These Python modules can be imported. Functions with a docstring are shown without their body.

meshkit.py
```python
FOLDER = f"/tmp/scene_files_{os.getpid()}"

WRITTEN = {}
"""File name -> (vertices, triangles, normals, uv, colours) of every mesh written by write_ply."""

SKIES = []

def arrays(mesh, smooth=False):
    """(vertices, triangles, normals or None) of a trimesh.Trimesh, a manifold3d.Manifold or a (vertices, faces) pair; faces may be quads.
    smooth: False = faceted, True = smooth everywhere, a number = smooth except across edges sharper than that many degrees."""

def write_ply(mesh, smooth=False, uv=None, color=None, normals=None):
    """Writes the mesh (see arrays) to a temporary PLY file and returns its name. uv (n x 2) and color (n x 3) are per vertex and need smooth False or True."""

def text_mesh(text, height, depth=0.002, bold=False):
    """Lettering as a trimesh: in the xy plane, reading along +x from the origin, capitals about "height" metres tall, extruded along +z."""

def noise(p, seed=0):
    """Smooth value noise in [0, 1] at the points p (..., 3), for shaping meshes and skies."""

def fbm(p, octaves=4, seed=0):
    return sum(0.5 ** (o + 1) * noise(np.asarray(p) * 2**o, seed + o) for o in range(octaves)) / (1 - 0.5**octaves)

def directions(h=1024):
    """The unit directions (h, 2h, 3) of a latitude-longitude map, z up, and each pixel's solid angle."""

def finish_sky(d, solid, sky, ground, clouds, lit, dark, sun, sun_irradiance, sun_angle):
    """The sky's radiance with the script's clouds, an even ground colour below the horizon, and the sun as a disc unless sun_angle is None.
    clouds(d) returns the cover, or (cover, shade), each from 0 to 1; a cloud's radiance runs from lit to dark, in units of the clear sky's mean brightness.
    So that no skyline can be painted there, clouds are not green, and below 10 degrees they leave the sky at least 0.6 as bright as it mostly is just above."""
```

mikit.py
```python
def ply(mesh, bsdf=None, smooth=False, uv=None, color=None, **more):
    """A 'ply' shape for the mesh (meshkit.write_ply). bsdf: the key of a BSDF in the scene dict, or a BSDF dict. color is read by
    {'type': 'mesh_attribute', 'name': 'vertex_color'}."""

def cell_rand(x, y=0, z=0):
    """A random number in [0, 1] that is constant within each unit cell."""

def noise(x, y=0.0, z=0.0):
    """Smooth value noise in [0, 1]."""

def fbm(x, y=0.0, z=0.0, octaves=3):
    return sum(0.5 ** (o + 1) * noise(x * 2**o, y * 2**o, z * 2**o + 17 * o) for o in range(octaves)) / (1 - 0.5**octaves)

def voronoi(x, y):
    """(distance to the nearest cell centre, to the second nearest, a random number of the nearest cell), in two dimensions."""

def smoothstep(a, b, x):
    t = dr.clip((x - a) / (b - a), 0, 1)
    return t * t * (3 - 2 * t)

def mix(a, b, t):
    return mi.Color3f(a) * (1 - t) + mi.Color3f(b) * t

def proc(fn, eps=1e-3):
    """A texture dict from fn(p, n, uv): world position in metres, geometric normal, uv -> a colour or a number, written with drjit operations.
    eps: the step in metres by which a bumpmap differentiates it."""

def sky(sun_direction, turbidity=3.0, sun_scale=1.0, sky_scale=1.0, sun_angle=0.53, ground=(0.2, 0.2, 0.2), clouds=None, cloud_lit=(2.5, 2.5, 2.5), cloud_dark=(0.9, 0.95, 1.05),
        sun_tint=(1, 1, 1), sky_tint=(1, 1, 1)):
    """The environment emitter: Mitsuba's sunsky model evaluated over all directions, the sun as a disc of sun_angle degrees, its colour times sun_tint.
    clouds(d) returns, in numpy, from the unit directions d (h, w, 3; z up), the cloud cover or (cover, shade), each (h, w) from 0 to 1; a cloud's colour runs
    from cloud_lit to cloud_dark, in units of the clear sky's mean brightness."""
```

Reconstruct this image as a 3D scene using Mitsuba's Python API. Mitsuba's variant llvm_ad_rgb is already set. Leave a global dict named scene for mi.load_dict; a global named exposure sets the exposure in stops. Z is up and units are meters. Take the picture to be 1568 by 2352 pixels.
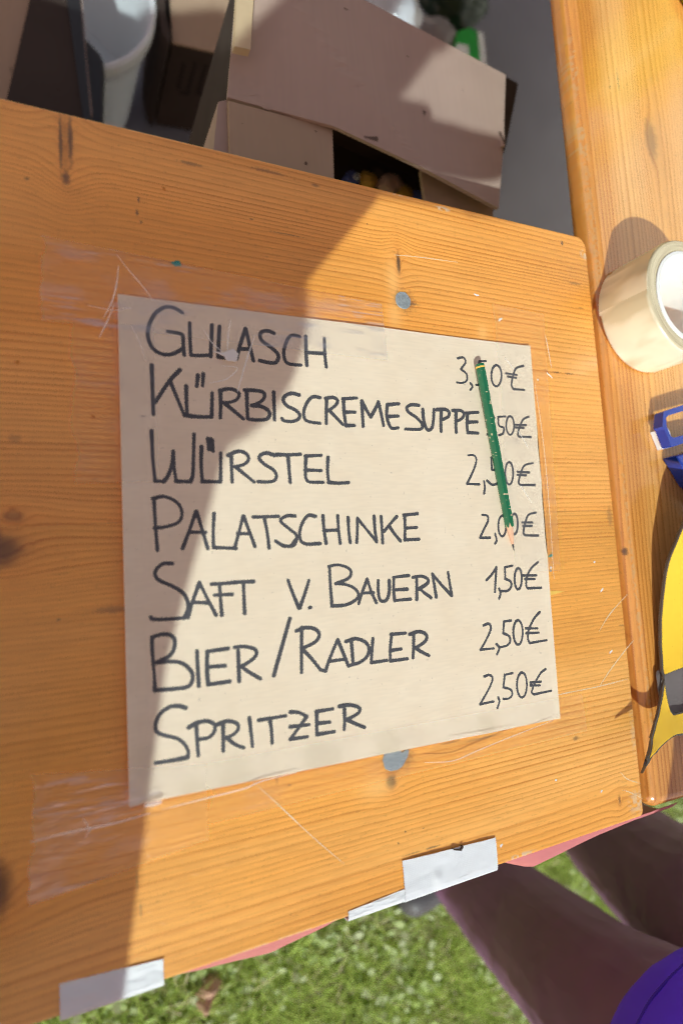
import math
import numpy as np
import trimesh
import manifold3d as m3
import shapely
from shapely import affinity
from shapely.geometry import Polygon, LineString, Point, box as sbox
import drjit as dr
import mitsuba as mi
import mikit
import meshkit
from mikit import noise, fbm, smoothstep, mix, cell_rand

T = mi.ScalarTransform4f
TOP = 0.76                       # height of the beer-table top
# ------------------------------------------------------------------ camera, sky, exposure
CAM = np.array([-0.43331, 0.22291, TOP + 0.36475])
FWD = np.array([0.426405, 0.085679, -0.900465])
RIGHT = np.array([0.904312, -0.062353, 0.422294])
DOWN = np.array([-0.019965, -0.994370, -0.104068])
FOC = 1370.79                    # focal length in 1568-wide picture units
FOV = 2 * math.degrees(math.atan(784 / FOC))
exposure = 1.66
scene = {}
labels = {}
scene["camera"] = {"type": "thinlens", "fov": FOV, "fov_axis": "x", "near_clip": 0.01, "far_clip": 200.0,
                   "aperture_radius": 0.0032, "focus_distance": 0.445,
                   "to_world": T().look_at(origin=CAM.tolist(), target=(CAM + FWD).tolist(), up=(-DOWN).tolist())}
SUN = np.array([-0.42, -1.10, 1.0])
scene["sky"] = mikit.sky(SUN.tolist(), turbidity=3.0, sun_scale=0.9, sky_scale=1.78, sky_tint=(1.86, 0.96, 0.62),
                         sun_tint=(0.77, 1.10, 1.47), ground=(0.22, 0.24, 0.16))
rng = np.random.default_rng(7)


def at(px, py, z):
    """The point at height z seen at picture position (1568-wide units): how the photograph was measured."""
    d = RIGHT * ((px - 784) / FOC) + DOWN * ((py - 1176) / FOC) + FWD
    return CAM + d * ((z - CAM[2]) / d[2])


def depth(p):
    return float((np.asarray(p) - CAM) @ FWD)


# ------------------------------------------------------------------ scene helpers
def bsdf(name, d):
    scene[name] = d
    return name


def numbered(key):
    if key not in USED:
        USED.add(key)
        return key
    i = 1
    while f"{key}_{i:03d}" in USED:
        i += 1
    USED.add(f"{key}_{i:03d}")
    return f"{key}_{i:03d}"


USED = set()


def thing(name, label, cat, group=None):
    key = numbered(name)
    labels[key] = {"label": label, "category": cat}
    if group:
        labels[key]["group"] = group
    return key


def obj(name, mesh, mat, parent=None, smooth=False, label=None, **kw):
    key = numbered(f"{parent}__{name}" if parent else name)
    scene[key] = mikit.ply(mesh, mat, smooth=smooth, **kw)
    if label:
        labels.setdefault(key, {})["label"] = label
    return key


def single(name, mesh, mat, label, cat, smooth=False, **kw):
    key = obj(name, mesh, mat, None, smooth, **kw)
    labels[key] = {"label": label, "category": cat}
    return key


def structure(name, mesh, mat, smooth=False, **kw):
    key = obj(name, mesh, mat, None, smooth, **kw)
    labels[key] = {"kind": "structure"}
    return key


def cat_mesh(ms):
    return trimesh.util.concatenate(ms)


def bx(lo, hi):
    m = trimesh.creation.box(extents=np.subtract(hi, lo))
    m.apply_translation((np.add(lo, hi)) / 2)
    return m


def prism(poly, z0, z1):
    if not isinstance(poly, shapely.Geometry):
        poly = Polygon(poly)
    geoms = getattr(poly, "geoms", [poly])
    out = []
    for g in geoms:
        if g.area < 1e-9:
            continue
        m = trimesh.creation.extrude_polygon(shapely.geometry.polygon.orient(g), z1 - z0, engine="earcut")
        m.apply_translation([0, 0, z0])
        out.append(m)
    return cat_mesh(out)


def loft(rings, cap0=True, cap1=True):
    """Closed rings of equal length, stacked."""
    n = len(rings[0])
    v = np.vstack(rings)
    f = []
    for k in range(len(rings) - 1):
        for i in range(n):
            a, b = k * n + i, k * n + (i + 1) % n
            f += [[a, b, b + n], [a, b + n, a + n]]
    v = list(v)
    if cap0:
        v.append(np.mean(rings[0], axis=0))
        c = len(v) - 1
        f += [[(i + 1) % n, i, c] for i in range(n)]
    if cap1:
        v.append(np.mean(rings[-1], axis=0))
        c = len(v) - 1
        o = (len(rings) - 1) * n
        f += [[o + i, o + (i + 1) % n, c] for i in range(n)]
    m = trimesh.Trimesh(np.array(v), np.array(f), process=False)
    m.fix_normals()
    return m


def slab(poly, z0, z1, cham):
    """A plate with rounded-over edges."""
    poly = shapely.geometry.polygon.orient(Polygon(poly) if not isinstance(poly, shapely.Geometry) else poly)
    pts0 = np.array(poly.exterior.coords)[:-1]
    nn = len(pts0)
    cham = np.broadcast_to(np.asarray(cham, float).reshape(-1, 1), (nn, 1))
    cz = cham[:, 0]
    e = np.roll(pts0, -1, 0) - pts0
    nrm = np.c_[e[:, 1], -e[:, 0]]
    nrm /= np.linalg.norm(nrm, axis=1, keepdims=True)
    miter = nrm + np.roll(nrm, 1, 0)
    miter /= np.maximum((miter * np.roll(nrm, 1, 0)).sum(1), 0.2)[:, None]
    rings = []
    for k in range(5):
        a = k / 4 * math.pi / 2
        rings.append(np.c_[pts0 - miter * cham * (1 - math.sin(a)), z0 + cz * (1 - math.cos(a))])
    for k in range(5):
        a = k / 4 * math.pi / 2
        rings.append(np.c_[pts0 - miter * cham * (1 - math.cos(a)), z1 - cz * (1 - math.sin(a))])
    body = loft(rings, False, False)
    parts = [body]
    for r, up in ((rings[0], False), (rings[-1], True)):
        v, f = trimesh.creation.triangulate_polygon(Polygon(r[:, :2]), engine="earcut")
        m = trimesh.Trimesh(np.c_[v, np.full(len(v), r[0, 2])], f, process=False)
        if (m.face_normals[:, 2].mean() > 0) != up:
            m.invert()
        parts.append(m)
    return cat_mesh(parts)


def sheet_uv(fn, nu, nv):
    """A grid surface from fn(u, v) -> xyz with u, v in 0..1."""
    u, v = np.meshgrid(np.linspace(0, 1, nu), np.linspace(0, 1, nv), indexing="ij")
    p = np.stack(fn(u, v), -1).reshape(-1, 3)
    i, j = np.meshgrid(np.arange(nu - 1), np.arange(nv - 1), indexing="ij")
    a = (i * nv + j).ravel()
    f = np.vstack([np.c_[a, a + nv, a + nv + 1], np.c_[a, a + nv + 1, a + 1]])
    return trimesh.Trimesh(p, f, process=False)


def thicken(m, t):
    """Closes a surface into a thin solid (t metres along its normals)."""
    n = m.vertex_normals
    v = np.vstack([m.vertices + n * t / 2, m.vertices - n * t / 2])
    k = len(m.vertices)
    f = [m.faces, m.faces[:, ::-1] + k]
    e = m.edges
    es = np.sort(e, axis=1)
    _, idx, cnt = np.unique(es, axis=0, return_index=True, return_counts=True)
    b = e[idx[cnt == 1]]
    f.append(np.vstack([np.c_[b[:, 1], b[:, 0], b[:, 0] + k], np.c_[b[:, 1], b[:, 0] + k, b[:, 1] + k]]))
    return trimesh.Trimesh(v, np.vstack(f), process=False)


SPH = trimesh.creation.icosphere(subdivisions=2).vertices


def limb(*nodes):
    """Hull pieces along a chain of (point, radius)."""
    out = []
    for (p, r), (q, s) in zip(nodes[:-1], nodes[1:]):
        out.append(m3.Manifold.hull_points(np.vstack([np.asarray(p) + SPH * r, np.asarray(q) + SPH * s])))
    return out


def blob(*nodes):
    return [m3.Manifold.hull_points(np.vstack([np.asarray(p) + SPH * r for p, r in nodes]))]


def organic(pieces, length=0.02, it=14):
    m = m3.Manifold.batch_boolean(pieces, m3.OpType.Add).refine_to_length(length).to_mesh()
    t = trimesh.Trimesh(m.vert_properties[:, :3], m.tri_verts, process=True)
    trimesh.smoothing.filter_taubin(t, lamb=0.5, nu=0.53, iterations=it)
    return t


def tube(points, radii, sides=10, closed=False):
    p = np.asarray(points, float)
    t = np.gradient(p, axis=0)
    t /= np.linalg.norm(t, axis=1, keepdims=True) + 1e-12
    ref = np.array([0.2, 0.1, 0.97])
    a = np.cross(t, ref)
    a /= np.linalg.norm(a, axis=1, keepdims=True)
    b = np.cross(t, a)
    ang = np.arange(sides) * 2 * np.pi / sides
    r = np.broadcast_to(radii, (len(p),))
    rings = [p[k] + r[k] * (np.cos(ang)[:, None] * a[k] + np.sin(ang)[:, None] * b[k]) for k in range(len(p))]
    return loft(rings)


def catmull(pts, per=6):
    p = np.asarray(pts, float)
    if len(p) < 3:
        return p
    q = np.vstack([2 * p[0] - p[1], p, 2 * p[-1] - p[-2]])
    out = []
    for i in range(1, len(q) - 2):
        for k in range(per):
            t = k / per
            a, b, c, d = q[i - 1], q[i], q[i + 1], q[i + 2]
            out.append(0.5 * (2 * b + (c - a) * t + (2 * a - 5 * b + 4 * c - d) * t * t + (3 * b - a - 3 * c + d) * t ** 3))
    out.append(p[-1])
    return np.array(out)


# ------------------------------------------------------------------ materials
def two(d):
    return {"type": "twosided", "bsdf": d}


def rgb(*c):
    return {"type": "rgb", "value": list(c)}


def plain(name, col, rough=0.6, spec=0.4, **k):
    return bsdf(name, two({"type": "principled", "base_color": rgb(*col) if isinstance(col, tuple) else mikit.proc(col), "roughness": rough, "specular": spec, **k}))


KNOTS = [  # u (along the board), v (across), size u, size v, darkness, kind
    (-0.2006, 0.4435, 0.0016, 0.0075, 0.98), (-0.2364, 0.0756, 0.0036, 0.0042, 0.95),
    (-0.4262, 0.4800, 0.0026, 0.0190, 0.30), (-0.4640, 0.2410, 0.0120, 0.0090, 0.78),
    (-0.4560, 0.2590, 0.0050, 0.0030, 0.45), (-0.4680, 0.0700, 0.0085, 0.0130, 0.85),
    (-0.0280, 0.0180, 0.0013, 0.0035, 0.55), (-0.92, 0.31, 0.010, 0.008, 0.7), (-1.4, 0.16, 0.009, 0.007, 0.7)]
STAINS = [  # x, y, rx, ry, strength (dark dents and marks in the varnish)
    (-0.4287, 0.4800, 0.0010, 0.0190, .70), (-0.4233, 0.4840, 0.0013, 0.0150, .75), (-0.4262, 0.4590, 0.0022, 0.0040, .70),
    (-0.3855, 0.4545, 0.0006, 0.0022, .7), (-0.3868, 0.4455, 0.0008, 0.0020, .7), (-0.3845, 0.4400, 0.0007, 0.0009, .7),
    (-0.5, 0.4555, 0.0012, 0.0010, .6), (-0.4467, 0.4540, 0.0011, 0.0009, .6), (-0.3135, 0.4560, 0.0012, 0.0006, .6),
    (-0.2880, 0.4500, 0.0120, 0.0004, .55), (-0.1985, 0.4150, 0.0090, 0.0078, .55), (-0.1930, 0.4135, 0.0075, 0.0012, .5), (-0.2300, 0.0885, 0.0120, 0.0085, .45), (-0.2250, 0.4700, 0.0006, 0.0005, .7), (-0.0310, 0.4900, 0.0012, 0.0022, .85),
    (-0.0200, 0.4550, 0.0080, 0.0009, .5), (-0.0160, 0.4330, 0.0040, 0.0008, .35), (-0.0520, 0.3720, 0.0040, 0.0007, .6),
    (-0.0380, 0.3720, 0.0050, 0.0008, .55), (-0.0065, 0.2480, 0.0030, 0.0080, .35), (-0.2080, 0.0260, 0.0060, 0.0007, .6),
    (-0.2240, 0.0260, 0.0070, 0.0005, .5), (-0.2280, 0.0410, 0.0008, 0.0006, .7), (-0.2340, 0.0350, 0.0007, 0.0008, .6),
    (-0.2140, 0.0400, 0.0009, 0.0004, .6), (-0.0690, 0.0740, 0.0030, 0.0016, .55), (-0.1580, 0.0900, 0.0180, 0.0006, .6),
    (-0.1860, 0.0920, 0.0080, 0.0008, .5), (-0.4350, 0.2020, 0.0010, 0.0008, .5), (-0.3990, 0.0560, 0.0006, 0.0060, .35),
    (-0.3975, 0.0400, 0.0007, 0.0040, .45), (-0.3160, 0.0940, 0.0004, 0.0040, .7), (-0.3080, 0.0880, 0.0010, 0.0006, .7),
    (-0.4060, 0.2050, 0.0110, 0.0020, .40), (-0.4000, 0.2050, 0.0015, 0.0010, .6), (-0.3260, 0.3470, 0.0010, 0.0010, .3),
    (-0.0045, 0.1560, 0.0050, 0.0006, .4), (-0.3520, 0.4860, 0.0070, 0.0012, .5), (-0.4300, 0.0620, 0.02, 0.0007, .35),
    (-0.4550, 0.3020, 0.0030, 0.0026, .28), (-0.3000, 0.4930, 0.0110, 0.0012, .45), (-0.2650, 0.4910, 0.0030, 0.0012, .5)]
WEAR = [  # pale bruises where the varnish is gone
    (-0.0050, 0.4840, 0.0045, 0.0040, .8), (-0.1560, 0.4960, 0.0060, 0.0016, .9), (-0.1900, 0.4985, 0.016, 0.0007, .6), (-0.0080, 0.0120, 0.0085, 0.0080, .55),
    (-0.1330, 0.0015, 0.0110, 0.0016, .8), (-0.0045, 0.0700, 0.0030, 0.0200, .30), (-0.3200, 0.0005, 0.05, 0.0007, .5)]


def pine(u, v, knots, stains, wear, su, early, late, freq):
    ring = v + 0.0030 * (fbm(u * 2.3 + su, v * 3.0, su) - 0.5) * 2 + 0.0009 * (noise(u * 8.0, v * 10.0, su + 3) - 0.5)
    dark = mi.Float(0.0)
    glow = mi.Float(0.0)
    for (ku, kv, a, b, dk) in knots:
        du, dv = (u - ku), (v - kv)
        far = dr.exp(-dr.square(du / (a * 3.0 + 0.006)) - dr.square(dv / (b * 1.6 + 0.006)))
        ring = ring - dv * 0.62 * far
        wob = 1 + 0.5 * (noise(u * 300, v * 300, su) - 0.5)
        d2 = (dr.square(du / a) + dr.square(dv / b)) * wob
        ring = ring + 0.006 * dr.exp(-d2 * 0.7)
        dark = dark + dk * dr.exp(-d2 * d2 * 0.8)
        glow = glow + 0.38 * dk * dr.exp(-d2 * 0.22)
    t = ring * freq + 4.5 * (fbm(ring * 15.0, su + 5.0) - 0.5) * 2
    k = dr.floor(t)
    f = t - k
    strength = 0.45 + 0.55 * cell_rand(k, 11)
    region = 0.70 + 0.50 * smoothstep(0.30, 0.66, fbm(u * 2.2 + 3.0, ring * 15.0, su + 21))
    lat = (0.30 * smoothstep(0.10, 0.60, f) + 0.70 * smoothstep(0.55, 0.86, f)) * (1 - smoothstep(0.90, 1.0, f)) * strength * region
    lat = lat * (0.75 + 0.5 * noise(u * 14, ring * 260, su))
    fibre = noise(u * 90, v * 1700, su)
    big = 0.6 * fbm(u * 4.0, v * 26.0, su + 9) + 0.4 * fbm(u * 11.0, v * 11.0, su + 15)
    c = mix(early, late, dr.clip(lat * 0.95, 0, 1))
    c = c * (0.86 + 0.14 * fibre + 0.40 * (big - 0.5))
    c = mi.Color3f(c) * mix(mi.Color3f(1.03, 1.04, 1.10), mi.Color3f(0.98, 0.90, 0.72), smoothstep(0.35, 0.65, fbm(u * 3.0, v * 18.0, su + 33)))
    pores = smoothstep(0.80, 0.97, noise(u * 260, v * 2300, su + 2))
    c = c * (1 - 0.16 * pores)
    c = mix(c, mi.Color3f(c) * mi.Color3f(0.74, 0.50, 0.34), dr.clip(glow, 0, 1))
    c = mix(c, mi.Color3f(0.055, 0.026, 0.014), dr.clip(dark, 0, 0.93))
    for (sx, sy, a, b, s) in stains:
        wob = 0.55 + 0.9 * noise(u * 900, v * 900, 3.0)
        d2 = (dr.square((u - sx) / a) + dr.square((v - sy) / b)) * wob
        c = mix(c, mi.Color3f(0.045, 0.035, 0.035), s * dr.exp(-d2 * d2))
    for (sx, sy, a, b, s) in wear:
        n = smoothstep(0.35, 0.65, noise(u * 420, v * 650, 8.0))
        d2 = dr.square((u - sx) / a) + dr.square((v - sy) / b)
        c = mix(c, mi.Color3f(0.66, 0.52, 0.34), s * n * dr.exp(-d2 * d2 * 0.6))
    return c, lat


EARLY, LATE = (0.89, 0.430, 0.098), (0.640, 0.240, 0.034)


def left_wood(p, n, uv):
    seam = cell_rand(dr.floor(p.y / 0.2545), 4)
    c, _ = pine(p.x, p.y, KNOTS, STAINS, WEAR, 0.0, EARLY, LATE, 275.0)
    tone = mix(mi.Color3f(1.0, 1.0, 1.0), mi.Color3f(1.03, 0.97, 0.92), smoothstep(0.2538, 0.2542, p.y))
    for (hx, hy, rx, ry) in ((-0.2065, 0.4300, 0.0055, 0.0150), (-0.2075, 0.4020, 0.0060, 0.0100), (-0.2460, 0.0735, 0.0140, 0.0070), (-0.1270, 0.3980, 0.0050, 0.0060)):
        c = mix(c, mi.Color3f(0.94, 0.55, 0.19), 0.5 * dr.exp(-dr.square((p.x - hx) / rx) - dr.square((p.y - hy) / ry)))
    edge = smoothstep(0.5, 0.9, dr.abs(n.x) + dr.abs(n.y)) * smoothstep(0.3, 0.75, noise(p.x * 120, p.y * 120, p.z * 300))
    return mix(c * tone, mi.Color3f(0.50, 0.40, 0.27), 0.5 * edge)


def left_bump(p, n, uv):
    _, lat = pine(p.x, p.y, KNOTS, [], [], 0.0, EARLY, LATE, 275.0)
    peel = noise(p.x * 420, p.y * 420) * 0.35 + noise(p.x * 60, p.y * 900) * 0.4
    dents = smoothstep(0.86, 0.97, noise(p.x * 160, p.y * 240, 5.0))
    return lat * 0.6 + peel - dents * 1.2


RKNOTS = [(0.62, 0.10, 0.02, 0.008, 0.5), (0.16, 0.33, 0.01, 0.007, 0.7)]
RWEAR = [(0.245, 0.0135, 0.07, 0.0016, .40), (0.165, 0.0140, 0.04, 0.0020, .45), (0.09, 0.016, 0.03, 0.0015, .5), (0.46, 0.0100, 0.05, 0.0030, .45), (0.55, 0.0100, 0.05, 0.0030, .35),
         (0.60, 0.0080, 0.02, 0.0030, .6), (0.67, 0.0080, 0.03, 0.0026, .5)]
RSTAIN = [(0.4480, 0.0205, 0.0015, 0.0018, .35), (0.2180, 0.0090, 0.0034, 0.0016, .8), (0.0760, 0.0360, 0.0012, 0.0030, .4), (0.66, 0.0500, 0.0008, 0.0008, .8), (0.67, 0.062, 0.012, 0.0007, .6)]


def right_wood(p, n, uv):
    c, _ = pine(p.y, p.x, RKNOTS, RSTAIN, RWEAR, 31.0, (0.84, 0.44, 0.140), (0.62, 0.250, 0.050), 190.0)
    board = smoothstep(0.030, 0.055, p.x + 0.01 * (noise(p.y * 3) - 0.5))
    return mix(mi.Color3f(c) * mi.Color3f(0.84, 0.68, 0.46), c, board)


def right_bump(p, n, uv):
    return noise(p.y * 60, p.x * 900) * 0.5 + noise(p.x * 420, p.y * 420) * 0.3 - 1.5 * smoothstep(0.88, 0.97, noise(p.x * 260, p.y * 140, 5.0))


def varnished(name, col, bump, scale, rough=0.30, coat=0.8, coat_gloss=0.88, spec=0.62):
    return bsdf(name, two({"type": "bumpmap", "arbitrary": mikit.proc(bump, 2e-4), "scale": scale,
                           "bsdf": {"type": "principled", "base_color": mikit.proc(col), "roughness": rough, "specular": spec, "clearcoat": coat, "clearcoat_gloss": coat_gloss}}))


varnished("mat_left_wood", left_wood, left_bump, 0.00010)
varnished("mat_right_wood", right_wood, right_bump, 0.00004, 0.16, 1.0, 0.95, 0.9)


def card_col(p, n, uv):
    f = fbm(p.x * 60, p.y * 60, 1.0)
    fibre = noise(p.x * 150, p.y * 1100, 2.0)
    speck = smoothstep(0.955, 0.985, noise(p.x * 520, p.y * 520, 4.0))
    spot = smoothstep(0.60, 0.80, fbm(p.x * 38, p.y * 30, 7.0)) * smoothstep(0.17, 0.09, p.y)
    c = mix(mi.Color3f(0.800, 0.672, 0.515), mi.Color3f(0.765, 0.625, 0.462), dr.clip(f * 1.1 - 0.1, 0, 1)) * (0.96 + 0.05 * fibre)
    c = mix(c, mi.Color3f(0.42, 0.34, 0.26), 0.5 * speck)
    return mix(c, mi.Color3f(0.60, 0.50, 0.35), 0.45 * spot)


def card_bump(p, n, uv):
    return noise(p.x * 700, p.y * 700) * 0.5 + noise(p.x * 120, p.y * 900) * 0.5 + fbm(p.x * 14, p.y * 14) * 6


bsdf("mat_card", two({"type": "bumpmap", "arbitrary": mikit.proc(card_bump, 2e-4), "scale": 0.00004,
                      "bsdf": {"type": "principled", "base_color": mikit.proc(card_col), "roughness": 0.62, "specular": 0.35}}))


def ink_col(p, n, uv):
    f = noise(p.x * 900, p.y * 900) * 0.5 + noise(p.x * 2200, p.y * 2200) * 0.5
    return mix(mi.Color3f(0.030, 0.031, 0.040), mi.Color3f(0.090, 0.088, 0.094), f)


bsdf("mat_ink", two({"type": "principled", "base_color": mikit.proc(ink_col), "roughness": 0.55, "specular": 0.6}))
plain("mat_pencil_line", (0.16, 0.16, 0.17), 0.5)


def film(name, density, haze, bump_scale, crinkle):
    """Clear tape: mostly see-through, with a faint, slightly crinkled sheen."""
    def op(p, n, uv):
        c = smoothstep(0.50, 0.85, fbm(p.x * 40, p.y * 90, 3.0)) * 0.6 + smoothstep(0.62, 0.90, noise(p.x * 75, p.y * 1000, 1.0)) * smoothstep(0.42, 0.62, noise(p.x * 30, p.y * 45, 9.0)) * 1.0
        return dr.clip(density + crinkle * c, 0, 0.6)

    def bp(p, n, uv):
        return fbm(p.x * 60, p.y * 210) * 3 + noise(p.x * 160, p.y * 420)
    bsdf(name, {"type": "mask", "opacity": mikit.proc(op),
                "nested": two({"type": "bumpmap", "arbitrary": mikit.proc(bp, 3e-4), "scale": bump_scale,
                               "bsdf": {"type": "principled", "base_color": rgb(haze, haze, haze * 1.06), "metallic": 0.55, "roughness": 0.20, "specular": 0.8}})})


film("mat_tape_clear", 0.028, 0.66, 0.00012, 0.10)
film("mat_tape_crinkled", 0.04, 0.80, 0.0004, 0.30)
bsdf("mat_crease", {"type": "mask", "opacity": 0.38, "nested": two({"type": "principled", "base_color": rgb(0.85, 0.84, 0.82), "roughness": 0.18, "specular": 0.9})})


def zinc_col(p, n, uv):
    f = fbm(p.x * 900, p.y * 900, 2.0)
    return mix(mi.Color3f(0.22, 0.25, 0.27), mi.Color3f(0.44, 0.48, 0.49), f)


bsdf("mat_zinc", two({"type": "principled", "base_color": mikit.proc(zinc_col), "roughness": 0.55, "metallic": 0.35, "specular": 0.5}))


def weave(p, n, uv):
    return dr.abs(dr.sin(p.x * 3100)) * 0.5 + dr.abs(dr.sin((p.y + p.z) * 3100)) * 0.7 + 3 * fbm(p.x * 90, p.y * 90, p.z * 90)


def weave_col(p, n, uv):
    g = dr.square(dr.sin(p.x * 2600)) * 0.5 + dr.square(dr.sin((p.y + p.z) * 2600)) * 0.5
    f = fbm(p.x * 70, p.y * 70, p.z * 70)
    return mi.Color3f(0.74, 0.755, 0.78) * (0.85 + 0.12 * g + 0.10 * f)


bsdf("mat_white_tape", two({"type": "bumpmap", "arbitrary": mikit.proc(weave, 1e-4), "scale": 0.00012,
                            "bsdf": {"type": "principled", "base_color": mikit.proc(weave_col), "roughness": 0.42, "specular": 0.4}}))
plain("mat_pink", (0.50, 0.165, 0.16), 0.5, 0.4)
bsdf("mat_pink_paper", {"type": "principledthin", "base_color": rgb(0.70, 0.22, 0.22), "roughness": 0.5, "diff_trans": 0.55, "spec_trans": 0.0})


def pencil_col(p, n, uv):
    fl = smoothstep(0.74, 0.86, noise(p.x * 330, p.y * 900, p.z * 500)) * smoothstep(0.45, 0.6, noise(p.x * 90, p.y * 90, 3.0))
    return mix(mi.Color3f(0.006, 0.125, 0.052), mi.Color3f(0.60, 0.48, 0.30), 0.9 * fl)


plain("mat_pencil", pencil_col, 0.28, 0.5, clearcoat=0.6, clearcoat_gloss=0.9)
plain("mat_pencil_wood", (0.72, 0.43, 0.28), 0.7)
plain("mat_graphite", (0.05, 0.05, 0.055), 0.3, 0.6)


def roll_col(p, n, uv):
    a = dr.atan2(p.y - 0.4297, p.x - 0.0535)
    r = dr.sqrt(dr.square(p.x - 0.0535) + dr.square(p.y - 0.4297))
    b = smoothstep(0.40, 0.7, fbm(a * 3.0, p.z * 22 + a * 0.8, 2.0))
    c = mix(mi.Color3f(0.58, 0.52, 0.36), mi.Color3f(0.76, 0.70, 0.54), b)
    top = smoothstep(0.7, 0.95, n.z)
    wound = noise(r * 2600, a * 2.0) * 0.5 + noise(r * 900, a * 1.2, 4.0) * 0.5
    return mix(c, mix(mi.Color3f(0.44, 0.35, 0.20), mi.Color3f(0.72, 0.63, 0.44), wound), top)


plain("mat_roll", roll_col, 0.26, 0.55, clearcoat=1.0, clearcoat_gloss=0.94)
plain("mat_core", (0.80, 0.80, 0.78), 0.75)
plain("mat_blue_plastic", (0.010, 0.042, 0.33), 0.16, 0.6, clearcoat=1.0, clearcoat_gloss=0.95)
plain("mat_yellow", (0.93, 0.58, 0.045), 0.5, 0.35)
plain("mat_trim", (0.10, 0.085, 0.07), 0.4, 0.5)
plain("mat_grey_panel", (0.16, 0.135, 0.13), 0.35)
plain("mat_scratch", (0.78, 0.60, 0.38), 0.5)
plain("mat_fleck_white", (0.75, 0.72, 0.68), 0.5)
plain("mat_fleck_teal", (0.04, 0.26, 0.22), 0.5)
plain("mat_fleck_yellow", (0.80, 0.50, 0.10), 0.5)
plain("mat_fleck_orange", (0.62, 0.22, 0.03), 0.5)
plain("mat_steel_green", (0.02, 0.09, 0.04), 0.4)


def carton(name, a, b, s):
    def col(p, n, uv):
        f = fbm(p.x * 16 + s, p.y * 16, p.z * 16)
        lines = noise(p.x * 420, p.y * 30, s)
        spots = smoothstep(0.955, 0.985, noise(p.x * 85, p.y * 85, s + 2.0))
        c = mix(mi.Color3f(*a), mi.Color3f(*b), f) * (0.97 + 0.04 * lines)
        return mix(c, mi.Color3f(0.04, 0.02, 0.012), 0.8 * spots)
    return plain(name, col, 0.75, 0.25)


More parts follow.
